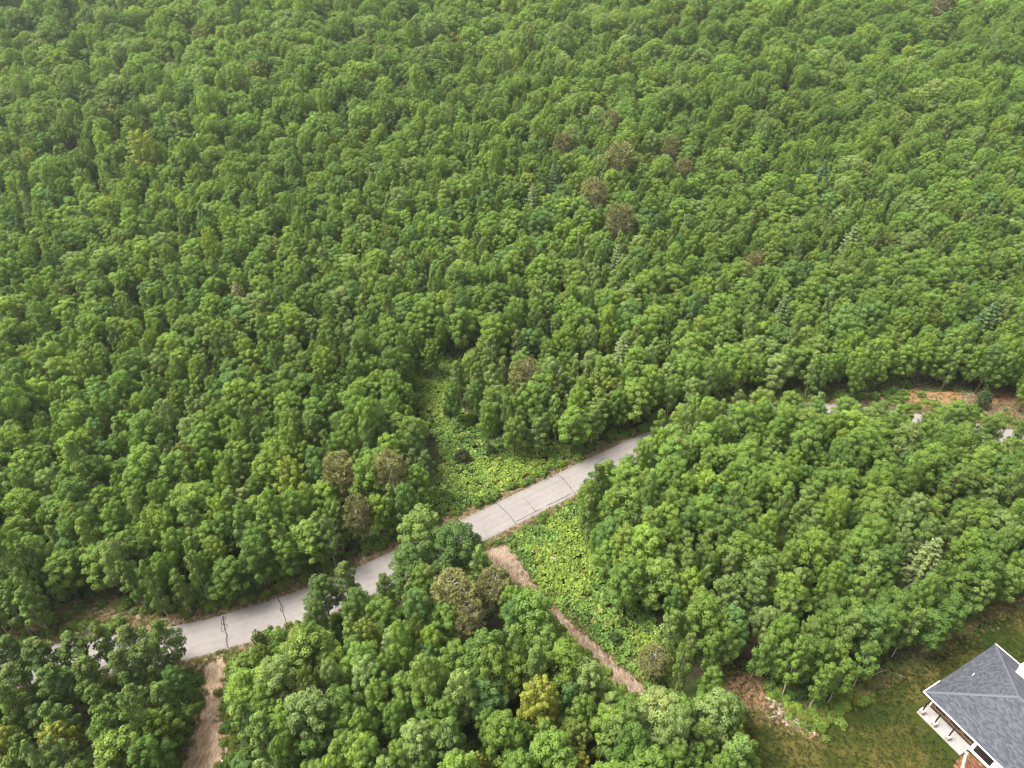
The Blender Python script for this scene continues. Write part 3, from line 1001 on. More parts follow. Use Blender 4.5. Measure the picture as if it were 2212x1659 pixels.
# --- trees that the photograph lets one single out: (photo x, photo y of the crown's middle, kind, scale, height scale, colour, description)
SPECIAL = [
    (733, 1022, "red_pine", .92, .95, C_RPINE, "brownish red pine with bare pale limbs, left one of the pair above the road"),
    (846, 1022, "red_pine", .92, 1.05, C_RPINE, "brownish red pine with a bare pale trunk, right one of the pair above the road"),
    (772, 1108, "red_pine", .75, .85, C_BROWN, "lower dark brown red pine standing in front of the pale pair"),
    (1335, 345, "red_pine", 1.45, 1.25, C_RPINE, "largest brown red pine of the group within the far woods"),
    (1283, 420, "red_pine", 1.25, 1.15, C_RPINE, "olive brown red pine left below the largest far pine"),
    (1335, 478, "red_pine", 1.3, 1.15, C_BROWN, "dark brown red pine lowest of the group in the far woods"),
    (1212, 318, "red_pine", 1.05, 1.1, C_BROWN, "dark brown red pine standing left of the far pine group"),
    (1450, 325, "red_pine", .95, 1.1, C_BROWN, "narrow dark red pine standing right of the far pine group"),
    (1478, 372, "red_pine", .95, 1.0, C_BROWN, "small dark red pine below the narrow one on the right"),
    (1320, 270, "red_pine", 1.15, 1.1, C_BROWN, "brown red pine behind the largest far pine"),
    (1140, 815, "red_pine", 1.05, 1.0, C_BROWN, "rusty brown red pine among leafy trees at the clearing edge"),
    (975, 1282, "red_pine", 1.0, .95, C_RPINE, "olive brown red pine with pale limbs below the road"),
    (1072, 1262, "red_pine", .85, .72, C_BROWN, "low brown red pine leaning over the start of the trail"),
    (1010, 1335, "red_pine", .8, .8, C_BROWN, "dark red pine half hidden below the olive brown pine"),
    (640, 1395, "red_pine", .5, .42, C_BROWN, "small dark brown pine beside the pale utility box"),
    (1412, 1425, "red_pine", .62, .5, C_BROWN, "small dull brown pine at the right edge of the fern clearing"),
    (2030, 22, "red_pine", 1.7, 1.4, C_BROWN, "dark brown pine at the top right horizon of the woods"),
    (1632, 572, "red_pine", .8, .9, C_BROWN, "small dark brown pine in the middle of the right woods"),
    (690, 1378, "red_pine", .45, .4, C_BROWN, "brown scrubby pine right of the utility box near the road"),
    (1150, 430, "white_pine", 1.0, 1.05, C_WPINE, "pale soft conical pine left of the brown pine group"),
    (1197, 385, "white_pine", 1.0, 1.1, (.075, .12, .045), "greener soft pine just above the pale conical one"),
    (1345, 755, "white_pine", .95, .95, C_WPINE, "pale yellowish soft pine above the bend of the road"),
    (515, 640, "white_pine", .85, .9, (.16, .15, .07), "tan tinted soft pine in the left woods"),
    (2138, 692, "white_pine", 1.1, 1.05, (.08, .125, .045), "feathery green pine near the right edge of the woods"),
    (1842, 522, "white_pine", 1.15, 1.1, C_WPINE, "pale feathery pine within the right woods"),
    (2012, 1205, "white_pine", 1.0, .95, (.12, .15, .052), "pale feathery pine above the lawn corner"),
    (1690, 672, "white_pine", .9, 1.0, (.09, .13, .05), "soft green pine in the middle right woods"),
    (1332, 560, "white_pine", .9, .9, C_WPINE, "pale soft pine below the brown pine group"),
    (1775, 380, "white_pine", 1.1, 1.1, (.07, .115, .045), "dull green soft pine high in the right woods"),
    (2110, 700, "white_pine", .8, .8, (.06, .10, .04), "darker soft pine left of the feathery one at right"),
    (310, 325, "maple", 1.9, 1.75, (.20, .235, .042), "brightest yellow-green tree in the upper left woods"),
    (456, 532, "maple", 1.15, 1.45, (.16, .21, .035), "narrow bright yellow-green tree in the left woods"),
    (632, 1032, "maple", 1.25, 1.2, (.155, .205, .032), "bright yellow-green tree with finger-like sprays left of the pines"),
    (1168, 1512, "maple", 1.1, 1.1, (.20, .22, .036), "bright yellow-green tree in the woods beside the trail"),
    (792, 1372, "maple", .80, .9, (.13, .18, .030), "light green tree at the top of the lower middle woods"),
    (468, 1195, "maple", .90, .95, (.12, .175, .028), "light green tree near the road in the left woods"),
    (130, 1600, "maple", .85, .9, (.20, .225, .036), "golden yellow tree at the lower left edge"),
    (12, 1600, "maple", .75, .8, (.17, .21, .033), "yellow-green tree cut by the lower left border"),
    (1030, 1655, "maple", .6, .7, (.20, .215, .036), "yellow tree cut by the lower border"),
    (1255, 1655, "maple", .6, .7, (.21, .21, .036), "golden tree cut by the lower border right of the yellow one"),
    (1590, 775, "maple", .62, .62, (.14, .21, .028), "small vivid green tree at the wood edge above the road"),
    (700, 785, "maple", 1.25, 1.2, (.12, .175, .030), "light green spreading tree in the left middle woods"),
    (190, 800, "maple", 1.3, 1.3, (.12, .175, .032), "light green tree near the left edge of the woods"),
    (300, 880, "maple", .85, .9, (.14, .185, .034), "light yellow-green tree with sprays in the left woods"),
    (378, 872, "maple", .85, .9, (.13, .18, .034), "light green tree right of the yellow-green one at left"),
    (68, 350, "maple", 1.3, 1.2, (.16, .20, .034), "yellow-green tree at the upper left edge"),
    (552, 165, "maple", 1.9, 1.5, (.14, .18, .038), "pale yellow-green tree high in the left woods"),
    (978, 100, "maple", 1.8, 1.4, (.16, .19, .040), "pale yellow-green tree near the top middle"),
    (440, 85, "maple", 2.0, 1.5, (.13, .165, .042), "pale spreading tree near the top left"),
    (1345, 150, "maple", 1.8, 1.5, (.13, .17, .040), "light green tree high in the middle woods"),
    (1440, 60, "maple", 1.8, 1.4, (.12, .16, .040), "light green spreading tree near the top"),
    (240, 258, "maple", 1.7, .9, (.16, .155, .040), "low yellowish spreading tree in the upper left woods"),
    (1205, 440, "maple", .95, .95, (.13, .18, .030), "light green tree right of the pale conical pine"),
    (930, 760, "maple", .95, .9, (.10, .16, .028), "bright green tree at the head of the fern opening"),
    (2440 * .72, 1895 * .72, "maple", .8, .85, (.11, .165, .030), "light green tree in the middle of the lower right woods"),
    (985, 812, "aspen", 1.1, .95, (.105, .14, .042), "feathery pale aspen standing alone in the fern opening"),
    (1065, 762, "aspen", 1.3, 1.15, (.105, .14, .042), "tall feathery aspen right of the fern opening"),
    (1115, 745, "aspen", 1.1, 1.05, (.10, .14, .040), "feathery aspen between the fern opening and the leafy wood"),
    (1085, 800, "aspen", 1.1, 1.0, (.09, .13, .040), "feathery aspen in front of the tall one by the fern opening"),
    (893, 960, "aspen", 1.35, 1.15, (.080, .120, .036), "tall bluish aspen at the left edge of the fern clearing"),
    (920, 1010, "aspen", 1.1, .95, (.075, .115, .036), "lower aspen at the left edge of the fern clearing"),
    (1295, 1045, "aspen", 1.3, 1.05, (.068, .115, .030), "bushy green tree hiding the road on its lower right"),
    (1270, 1110, "aspen", 1.0, .9, (.10, .145, .034), "lighter slender tree at the road edge beside the clearing"),
    (915, 1142, "broadleaf", 1.55, 1.1, (.105, .15, .036), "light green roadside tree left part of the pair over the road"),
    (978, 1180, "broadleaf", 1.6, 1.12, (.058, .10, .026), "dark green roadside tree right part of the pair over the road"),
    (20, 1418, "aspen", 1.5, .98, (.07, .11, .030), "feathery tree over the road at the far left border"),
    (92, 1416, "aspen", 1.5, 1.0, (.075, .115, .032), "second feathery tree over the road at far left"),
    (165, 1412, "aspen", 1.45, .98, (.08, .12, .032), "third feathery tree over the road at far left"),
    (232, 1388, "aspen", 1.1, .9, (.075, .115, .03), "feathery tree below the left verge over the road"),
    (292, 1380, "aspen", 1.4, .98, (.085, .125, .034), "pale feathery tree reaching the upper road edge at left"),
    (362, 1380, "aspen", 1.25, 1.02, (.082, .125, .03), "feathery roadside tree left of the open road and track"),
    (55, 1470, "aspen", 1.4, 1.02, (.078, .12, .032), "broad feathery tree in the second row at far left"),
    (128, 1475, "aspen", 1.4, 1.0, (.07, .115, .03), "second broad feathery tree in the second row at far left"),
    (200, 1462, "aspen", 1.35, 1.0, (.085, .125, .034), "third broad feathery tree in the second row at left"),
    (268, 1440, "aspen", 1.3, 1.0, (.078, .12, .032), "fourth broad feathery tree in the second row at left"),
    (325, 1425, "aspen", 1.1, .95, (.09, .125, .038), "thin pale tree with road showing through at left"),
    (385, 1470, "broadleaf", .75, .85, (.055, .10, .026), "dark green tree at the upper left corner of the track"),
    (695, 1278, "broadleaf", .95, .95, (.066, .105, .028), "green tree hiding the road, left of the short open piece"),
    (742, 1252, "aspen", 1.2, 1.0, (.075, .115, .03), "slender tree hiding the road beside the short open piece"),
    (680, 1330, "broadleaf", .8, .85, (.07, .11, .028), "leafy tree over the lower road edge above the small pines"),
    (770, 1310, "broadleaf", .9, .9, (.07, .112, .027), "leafy tree below the short open piece of road"),
    (835, 1280, "aspen", 1.0, .92, (.072, .112, .03), "slender tree below right of the short open piece of road"),
    (885, 1215, "broadleaf", 1.3, 1.0, (.066, .11, .026), "mid-green roadside tree left below the pair over the road"),
]
for (dx, dy, kind, s, sz, col, lab) in SPECIAL:
    vr = VAR[kind][0]
    x, y = ground_pt(dx, dy, vr.H * sz * (.66 if kind != "red_pine" else .7), follow=True)
    put(kind, x, y, s, sz, tuple(c * ((1.22 if kind == 'maple' else 1.4) if kind in ('maple', 'aspen', 'broadleaf', 'white_pine') and col is not C_WPINE else 1.0) for c in col), .25 if kind in ("maple", "aspen") else 0.0, lab)

for i, (dx, dy, s_, c_) in enumerate(sorted(((1425, 920, .9, C_MID), (1475, 902, .85, C_BRIGHT), (1532, 888, .95, C_MID), (1592, 878, .9, C_PALE), (1650, 873, 1.0, C_OLIVE), (1708, 874, .9, C_MID), (1765, 878, .95, C_PALE),
                                      (1828, 885, .9, C_MID), (1890, 895, .95, C_DEEP), (1950, 904, .9, C_OLIVE), (2012, 940, .85, C_MID), (2125, 937, .9, C_DEEP), (2070, 945, .9, C_MID), (2140, 925, .9, C_MID), (2180, 977, .9, C_OLIVE), (2205, 940, .95, C_MID)))):
    vr = VAR["broadleaf"][0]
    x, y = ground_pt(dx, dy, vr.H * .85 * .66)
    put("broadleaf" if i % 3 else "aspen", x, y, s_ * 1.1, .85, jit_col(c_), .15, "roadside tree, %s from left in the row hiding the road bend at right" % ("first second third fourth fifth sixth seventh eighth ninth tenth eleventh twelfth thirteenth fourteenth fifteenth sixteenth".split()[i]))

# pale leaning stems along the lawn's wood edge
for (fx, fy, s, sz) in ((2306, 2049, .8, .95), (2343, 2086, .85, 1.12), (2426, 2125, .8, .92), (2482, 2109, .85, .85), (2158, 2023, .8, 1.0), (2115, 2032, .7, .95), (2560, 2060, .8, .9), (2250, 2040, .8, 1.0)):
    x, y = ground_pt(fx * .72, fy * .72)
    put("aspen", x, y, s * 1.15, sz, jit_col(C_MID), .1, None)

SX = np.array([[t["x"], t["y"], t["R"]] for t in TREES])
NSPEC = len(TREES)


def noise2(x, y):
    return (sin(x * .11 + 1.3 * sin(y * .07)) + sin(y * .13 + 1.7 * sin(x * .05 + 2)) + .7 * sin(x * .31 + y * .27)) / 2.7


def spacing(y):
    return float(np.interp(y, [20, 60, 120, 180, 260, 330, 420], [3.1, 3.2, 3.5, 4.0, 5.1, 6.7, 8.0]))


y = 22.0
row = 0
while y < 440:
    sp = spacing(y)
    half = 0.80 * sqrt(y * y + 0) * 1.0 + 0.80 * 42 + 14
    zf = y * CP + CAM_H * SP
    half = zf * 1536 / 2048 + 16
    x = -half + (row % 2) * sp * .5
    while x < half:
        px, py = x + random.uniform(-.42, .42) * sp, y + random.uniform(-.42, .42) * sp
        x += sp
        dR, sR = road_dist(px, py) if py < 125 else (99, 0)
        if dR < 4.2:
            continue
        zt = float(terr(px, py)) * min(1, max(0, (py - 115) / 20))
        if bool(in_poly(np.float64(px), np.float64(py), LAWN_W)) or bool(in_poly(np.float64(px), np.float64(py), TRACK_W)) or bool(in_poly(np.float64(px), np.float64(py), TRAIL_W)):
            continue
        u0, v0 = view_xy(px, py, zt)
        nz = noise2(px, py)
        # kind of tree
        far = random.random() < np.interp(py + 30 * noise2(px * .5 + 40, py * .5), [165, 285], [0, 1])
        r = random.random()
        left_low = py < 62 and px < -30
        if far:
            kind = "oak" if r < .66 else ("maple" if r < .74 else "aspen" if r < .80 else "broadleaf")
            base = np.interp(py, [190, 330], [.72, 1.18])
            s = base * random.uniform(.62, 1.3) * (1.0 if kind == "oak" else 1.5)
            sz = random.uniform(.74, 1.08) * (base ** .5 if kind == "oak" else 1.12)
        else:
            pa = .75 if left_low else (.34 if nz > .25 else .16)
            kind = "aspen" if r < pa else ("maple" if r > .965 else "broadleaf")
            s = random.choice([.6, .7, .78, .86, .95, 1.1, 1.3]) * random.uniform(.9, 1.1)
            sz = random.uniform(.80, 1.14) * (.94 + .2 * (s - .62))
            if py > 130:
                s *= 1.12
            if kind == "aspen":
                s = random.uniform(.8, 1.3)
        if random.random() < .07:
            sz *= 1.2
        vr = VAR[kind][0]
        H, R = vr.H * sz, vr.R * s
        if len(SX) and (np.hypot(SX[:, 0] - px, SX[:, 1] - py) < (SX[:, 2] * .80 + R * .5)).any():
            continue
        ok = False
        for kshrink in (1.0, .68, .42):
            if not covers_open(px, py, zt, H * kshrink, R * (.4 + .6 * kshrink)):
                ok = True
                break
        if not ok:
            continue
        if kshrink < .9:
            s *= .4 + .6 * kshrink
            sz *= kshrink
        q = random.random() + .22 * nz
        col = C_MID if q < .50 else C_DEEP if q < .68 else C_BRIGHT if q < .84 else C_PALE if q < .92 else C_OLIVE
        if kind == "aspen":
            col = tuple(.55 * a + .45 * b for a, b in zip(col, C_PALE))
        if kind == "maple":
            col = C_BRIGHT if random.random() < .7 else (.13, .17, .034)
        if kind == "broadleaf" and random.random() < .08:
            col = C_BLUE
        tipm = random.choice([.12, .2, .35]) if random.random() < .10 else 0.0
        put(kind, px, py, s, sz, jit_col(tuple(c * (1 + .14 * noise2(px * .45 + 7, py * .6)) for c in col)), tipm)
    y += sp * .86
    row += 1

# ------------------------------------------------------------------ individuals and the woods beyond
ORD = ["first", "second", "third", "fourth", "fifth", "sixth", "seventh", "eighth", "ninth", "tenth", "eleventh", "twelfth", "thirteenth", "fourteenth", "fifteenth", "sixteenth", "seventeenth",
       "eighteenth", "nineteenth", "twentieth"]


def ordinal(n):
    if n <= 20:
        return ORD[n - 1]
    tens = {2: "twenty", 3: "thirty", 4: "forty", 5: "fifty", 6: "sixty"}[n // 10]
    return f"{tens}-{ORD[n % 10 - 1]}" if n % 10 else {"twenty": "twentieth", "thirty": "thirtieth", "forty": "fortieth", "fifty": "fiftieth", "sixty": "sixtieth"}[tens]


def stand_of(t):
    d, s = road_dist(t["x"], t["y"])
    u, v = view_xy(t["x"], t["y"], t["z"])
    if s > 0:
        return "left woods above the road" if t["x"] < -8 else "right woods above the road"
    if u < 460:
        return "stand left of the track"
    tx = np.interp(t["y"], [40, 52, 60, 68, 72], [24, 14, 8, 1, -3])
    if t["x"] < tx:
        return "stand between track and trail" if u < 1400 else "clump beside the lawn"
    return "stand between ferns and lawn"


def tone_word(c):
    best = min(TONES, key=lambda k: sum((a - b) ** 2 for a, b in zip(k[1], c)))
    return best[0]


def in_frame(t, m=0):
    u, v = view_xy(t["x"], t["y"], t["z"] + t["H"] * .8)
    return -m < u < 2212 + m and -m < v < 1659 + m


FAMILY = {"broadleaf": "broadleaf_tree", "maple": "broadleaf_tree", "oak": "broadleaf_tree", "aspen": "aspen_tree", "red_pine": "red_pine", "white_pine": "white_pine"}
CAT = {"broadleaf_tree": "tree", "aspen_tree": "tree", "red_pine": "pine tree", "white_pine": "pine tree"}
GROUP = {"broadleaf_tree": "broad-leaved trees of the woods", "aspen_tree": "slender aspens of the woods", "red_pine": "brown red pines", "white_pine": "soft pale pines"}
indiv, rest = [], []
for fam in GROUP:
    L = [t for t in TREES if FAMILY[t["kind"]] == fam]
    spec = [t for t in L if t["special"]]
    oth = sorted([t for t in L if not t["special"] and in_frame(t)], key=lambda t: math.hypot(t["x"], t["y"], CAM_H - t["z"]))
    room = 300 - len(spec)
    indiv += spec + oth[:room]
    taken = set(id(t) for t in spec + oth[:room])
    rest += [t for t in L if id(t) not in taken]

# unique descriptions: stand, row counted from the nearest, place from the left
by = {}
for t in indiv:
    if not t["special"]:
        by.setdefault((stand_of(t), FAMILY[t["kind"]]), []).append(t)
for (st, fam), L in by.items():
    L.sort(key=lambda t: view_xy(t["x"], t["y"], t["z"])[1], reverse=True)
    per = max(4, min(16, int(sqrt(len(L) * 2.0))))
    word = "aspen" if fam == "aspen_tree" else "leafy tree"
    for r in range(0, len(L), per):
        rowL = sorted(L[r:r + per], key=lambda t: view_xy(t["x"], t["y"], t["z"])[0])
        for i, t in enumerate(rowL):
            t["special"] = f"{tone_word(t['col'])} {word}, {ordinal(i + 1)} from left, {ordinal(r // per + 1)} row of {st}"

for t in indiv:
    vr = VAR[t["kind"]][t["v"]]
    fam = FAMILY[t["kind"]]
    root = link(fam, None, None, (t["x"], t["y"], t["z"]))
    root.empty_display_size = 0.5
    root.rotation_euler = (random.uniform(-.03, .03), random.uniform(-.03, .03), t["rot"])
    root.scale = (t["s"], t["s"], t["sz"])
    tag(root, t["special"], CAT[fam], GROUP[fam])
    tr = link("trunk", vr.trunk, root)
    cr = link("crown", vr.crown, root)
    cr["leaf_color"] = tuple(float(c) for c in t["col"])
    cr["tip_mix"] = float(t["tip"])


def woods(name, pts, meshes, label, cat, mats):
    """one object: many copies of the given meshes on points; pts rows (x, y, z, rot, sx, sz, r, g, b, tip, variant)"""
    P = np.array(pts, float)
    me = bpy.data.meshes.new(name)
    me.vertices.add(len(P))
    me.vertices.foreach_set("co", P[:, :3].astype(np.float32).ravel())
    for nm, typ, dat in (("turn", "FLOAT_VECTOR", np.stack([RNG.uniform(-.04, .04, len(P)), RNG.uniform(-.04, .04, len(P)), P[:, 3]], 1)),
                         ("size", "FLOAT_VECTOR", np.stack([P[:, 4], P[:, 4], P[:, 5]], 1)),
                         ("leaf_color", "FLOAT_VECTOR", P[:, 6:9]), ("tip_mix", "FLOAT", P[:, 9]), ("variant", "INT", P[:, 10])):
        at = me.attributes.new(nm, typ, 'POINT')
        at.data.foreach_set("vector" if typ == "FLOAT_VECTOR" else "value", dat.astype(np.int32 if typ == "INT" else np.float32).ravel())
    for m in mats:
        me.materials.append(m)
    o = link(name, me)
    tag(o, label, cat, kind="stuff")
    g = bpy.data.node_groups.new(name, 'GeometryNodeTree')
    g.interface.new_socket("Geometry", in_out='INPUT', socket_type='NodeSocketGeometry')
    g.interface.new_socket("Geometry", in_out='OUTPUT', socket_type='NodeSocketGeometry')
    N = g.nodes
    gi, go = N.new("NodeGroupInput"), N.new("NodeGroupOutput")
    join = N.new("GeometryNodeJoinGeometry")
    for m in meshes:
        src = bpy.data.objects.new(m.name + "_source", m)
        oi = N.new("GeometryNodeObjectInfo")
        oi.inputs["Object"].default_value = src
        oi.inputs["As Instance"].default_value = False
        g2 = N.new("GeometryNodeGeometryToInstance")
        g.links.new(oi.outputs["Geometry"], g2.inputs[0])
        g.links.new(g2.outputs[0], join.inputs[0])

    def named(nm, dt):
        a = N.new("GeometryNodeInputNamedAttribute")
        a.data_type = dt
        a.inputs["Name"].default_value = nm
        return next(s for s in a.outputs if s.enabled and s.name == "Attribute")
    ip = N.new("GeometryNodeInstanceOnPoints")
    ip.inputs["Pick Instance"].default_value = True
    g.links.new(gi.outputs[0], ip.inputs["Points"])
    g.links.new(join.outputs[0], ip.inputs["Instance"])
    g.links.new(named("variant", 'INT'), ip.inputs["Instance Index"])
    e2r = N.new("FunctionNodeEulerToRotation")
    g.links.new(named("turn", 'FLOAT_VECTOR'), e2r.inputs[0])
    g.links.new(e2r.outputs[0], ip.inputs["Rotation"])
    g.links.new(named("size", 'FLOAT_VECTOR'), ip.inputs["Scale"])
    g.links.new(ip.outputs[0], go.inputs[0])
    md = o.modifiers.new("copies", 'NODES')
    md.node_group = g
    return o


def rows(L, meshes_of):
    out = []
    for t in L:
        out.append((t["x"], t["y"], t["z"], t["rot"], t["s"], t["sz"], *t["col"], t["tip"], meshes_of[(t["kind"], t["v"])]))
    return out


def woods_of(fam, name, label):
    L = [t for t in rest if FAMILY[t["kind"]] == fam]
    if not L:
        return
    ms, idx = [], {}
    for k in VAR:
        if FAMILY.get(k) == fam:
            for i, vr in enumerate(VAR[k]):
                idx[(k, i)] = len(ms)      # join order is reversed below
                ms.append(vr.joined)
    n = len(ms)
    woods(name, rows(L, {k: n - 1 - v for k, v in idx.items()}), ms, label, "woods", [ms[0].materials[0], ms[0].materials[1]])


woods_of("broadleaf_tree", "broadleaf_woods", "dense green broad-leaved woods filling the far ground")
woods_of("aspen_tree", "aspen_woods", "slender aspens scattered through the far woods")

# ------------------------------------------------------------------ ferns and undergrowth
FERNS = [mk_mesh("fern", V, Fq, [M_FERN], {"leaf_tone": ("POINT", "FLOAT", tn), "leaf_tip": ("POINT", "FLOAT", tp_)}) for V, Fq, tn, tp_ in (fern(.62, 8), fern(.7, 9), fern(.55, 7), fern(.8, 8))]
FERN_ZONES = [dpoly(p) for p in ([(890, 1105), (935, 1040), (960, 1000), (930, 925), (895, 870), (895, 800), (950, 740), (1015, 730), (1030, 800), (985, 870), (1030, 930), (1060, 955), (1200, 955), (1250, 975), (1000, 1100), (905, 1130)],
                                 [(1092, 1172), (1245, 1088), (1270, 1140), (1300, 1220), (1330, 1285), (1400, 1290), (1420, 1370), (1460, 1440), (1480, 1540), (1440, 1535), (1350, 1440), (1250, 1355), (1170, 1275), (1130, 1215)],
                                 [(1215, 1400), (1260, 1425), (1330, 1480), (1420, 1552), (1420, 1640), (1330, 1590), (1250, 1500)])]
SAND_W = dpoly([(1188, 1202), (1200, 1199), (1211, 1203), (1212, 1210), (1202, 1215), (1190, 1211)])


def bbox(poly):
    a = np.array(poly)
    return a.min(0), a.max(0)


fp = []
for zi, zone in enumerate(FERN_ZONES):
    lo, hi = bbox(zone)
    n = int((hi[0] - lo[0]) * (hi[1] - lo[1]) * 5.0)
    X, Y = RNG.uniform(lo[0], hi[0], n), RNG.uniform(lo[1], hi[1], n)
    keep = in_poly(X, Y, zone) & ~in_poly(X, Y, TRAIL_IN) & ~in_poly(X, Y, SAND_W)
    for x, yy in zip(X[keep], Y[keep]):
        d, s_ = road_dist(x, yy)
        if d < 3.35:
            continue
        k = noise2(x * 2.2, yy * 2.2)
        if random.random() < .26 - .34 * k:
            continue
        c = (.138, .195, .034) if k > .1 else ((.105, .168, .034) if k > -.35 else (.075, .13, .028))
        if random.random() < .05:
            c = (.18, .19, .05)
        fp.append((x, yy, 0.0, random.uniform(0, 6.3), random.uniform(.55, 1.2), random.uniform(.55, 1.6), *jit_col(c, .3), 0.0, random.randrange(4)))
woods("bracken", fp, FERNS, "bright green bracken ferns filling the clearings by the road", "ferns", [M_FERN])

# low shrubs and saplings along the wood edges
up_ = []
for i in range(0, len(RC), 1):
    for side in (-1, 1):
        for _ in range(5):
            off = side * (4.0 + random.random() ** 1.3 * 5.5) if side > 0 else side * (4.2 + random.random() * 4)
            p = RC[i] + RN[i] * off + RT[i] * random.uniform(-.6, .6)
            s = random.uniform(.3, .85)
            if abs(p[0]) > 110 or p[1] > 125:
                continue
            if bool(in_poly(np.float64(p[0]), np.float64(p[1]), TRACK_W)) or bool(in_poly(np.float64(p[0]), np.float64(p[1]), TRAIL_W)) or bool(in_poly(np.float64(p[0]), np.float64(p[1]), SAND_W)):
                continue
            u, v = view_xy(p[0], p[1], 0)
            brush = (u < 350) or (u > 1850)
            inz = any(bool(in_poly(np.float64(p[0]), np.float64(p[1]), z)) for z in FERN_ZONES)
            if random.random() < (.72 if brush else 1.1 if inz else .30):
                continue
            up_.append((p[0], p[1], 0, random.uniform(0, 6.3), s * random.uniform(.8, 1.2), s * random.uniform(.6, 1.0), *jit_col(random.choice([C_MID, C_DEEP, C_DEEP, C_BRIGHT, C_OLIVE]), .2), 0.0, random.randrange(4)))
# along the lawn and track edges
EDGES = [dpoly([(1655, 1495), (1690, 1505), (1740, 1560), (1760, 1572), (1790, 1545)]), dpoly([(1790, 1538), (1870, 1488)]), dpoly([(378, 1470), (420, 1500), (395, 1580), (372, 1659)]),
         dpoly([(385, 1480), (400, 1560), (360, 1640)]), dpoly([(505, 1440), (500, 1540), (505, 1640)]), dpoly([(1250, 1420), (1330, 1490), (1400, 1560)]), dpoly([(1715, 1545), (1775, 1540), (1835, 1520)]),
         dpoly([(1730, 1556), (1768, 1566)]), dpoly([(580, 1360), (660, 1370), (700, 1355)])]
for E_ in EDGES:
    for a, b in zip(E_[:-1], E_[1:]):
        L = math.dist(a, b)
        for _ in range(int(L * 3.5)):
            t = random.random()
            x, yy = a[0] + (b[0] - a[0]) * t + random.gauss(0, .7), a[1] + (b[1] - a[1]) * t + random.gauss(0, .7)
            s = random.uniform(.25, .7)
            up_.append((x, yy, 0, random.uniform(0, 6.3), s, s * random.uniform(.6, 1), *jit_col(random.choice([C_BRIGHT, C_MID, (.15, .17, .03), C_OLIVE]), .2), 0.0, random.randrange(4)))
# under the near trees
for _ in range(2600):
    x, yy = random.uniform(-75, 85), random.uniform(32, 125)
    d, s_ = road_dist(x, yy)
    if d < 4.5 or any(bool(in_poly(np.float64(x), np.float64(yy), z)) for z in (TRACK_W, TRAIL_W, LAWN_W, *FERN_ZONES)):
        continue
    s = random.uniform(.4, 1.0)
    up_.append((x, yy, 0, random.uniform(0, 6.3), s, s, *jit_col(random.choice([C_DEEP, C_MID, C_DEEP]), .2), 0.0, random.randrange(4)))
woods("undergrowth", up_, [v.joined for v in VAR["shrub"]], "low leafy undergrowth along the wood edges and under the trees", "undergrowth", [M_LEAF, M_BARK])

# single shrubs that stand alone
for (dx, dy, s, sz, col, lab) in (
        (1000, 990, 1.5, 1.5, (.055, .062, .026), "dark round juniper bush in the fern clearing"),
        (970, 885, 1.2, 1.7, (.06, .06, .028), "dark brownish bush left of the leafy wood at the fern opening"),
        (1060, 975, 1.0, 1.1, (.05, .085, .024), "small green bush in the upper fern clearing"),
        (1330, 1380, 1.0, 1.0, (.055, .09, .025), "low green bush in the lower fern clearing"),
        (1345, 1345, .8, .8, (.06, .09, .025), "small green bush above the low one in the fern clearing"),
        (562, 1388, 1.0, 1.9, (.09, .13, .03), "young bush at the road edge left of the utility box"),
        (2400 * .72, 2075 * .72, 1.0, 1.2, (.08, .12, .03), "leafy bush between pale stems at the lawn edge"),
        (2120, 872, 1.5, 2.6, (.06, .10, .036), "bluish green bush above the road at right")):
    x, y_ = ground_pt(dx, dy, .8)
    vr = random.choice(VAR["shrub"])
    root = link("shrub", None, None, (x, y_, 0))
    root.rotation_euler = (0, 0, random.uniform(0, 6))
    root.scale = (s, s, sz)
    tag(root, lab, "bush", "bushes standing alone")
    link("trunk", vr.trunk, root)
    c_ = link("crown", vr.crown, root)
    c_["leaf_color"] = col
    c_["tip_mix"] = 0.0


def bare_tree(H, seed, spread=.55):
    r = random.Random(seed)
    TV, TF = [], []

    def grow(p, d, L, rad, lev):
        q = p + d * L
        m = p + d * L * .5 + np.array([r.uniform(-.06, .06), r.uniform(-.06, .06), 0]) * L
        limb(TV, TF, [p, m, q], [rad, rad * .8, rad * .62], 5 if lev < 2 else 3)
        if lev >= 4:
            return
        for k in range(3 if lev else 5):
            a = r.uniform(0, 2 * pi)
            e = np.array([cos(a) * spread, sin(a) * spread, r.uniform(.1, .7)])
            nd = nrm(d * .85 + e)
            grow(p + d * L * r.uniform(.45, 1.0), nd, L * r.uniform(.55, .8), rad * .5, lev + 1)
    grow(np.array([0, 0, -.2]), nrm(np.array([.05, .02, 1.0])), H * .38, .012 * H + .02, 0)
    return mk_mesh("trunk", TV, np.array(TF), [M_DEAD], smooth=True)


for (dx, dy, H, sd_, lab) in ((2072, 918, 7.5, 3, "bare grey dead tree beside the road at right"), (1052, 855, 8.0, 5, "bare grey dead stem between the aspen and the rusty pine"),
                              (210, 1395, 6.0, 9, "bare twiggy sapling against the road at far left")):
    x, y_ = ground_pt(dx, dy)
    root = link("dead_tree", None, None, (x, y_, 0))
    tag(root, lab, "dead tree", "bare dead trees")
    link("trunk", bare_tree(H, sd_), root)

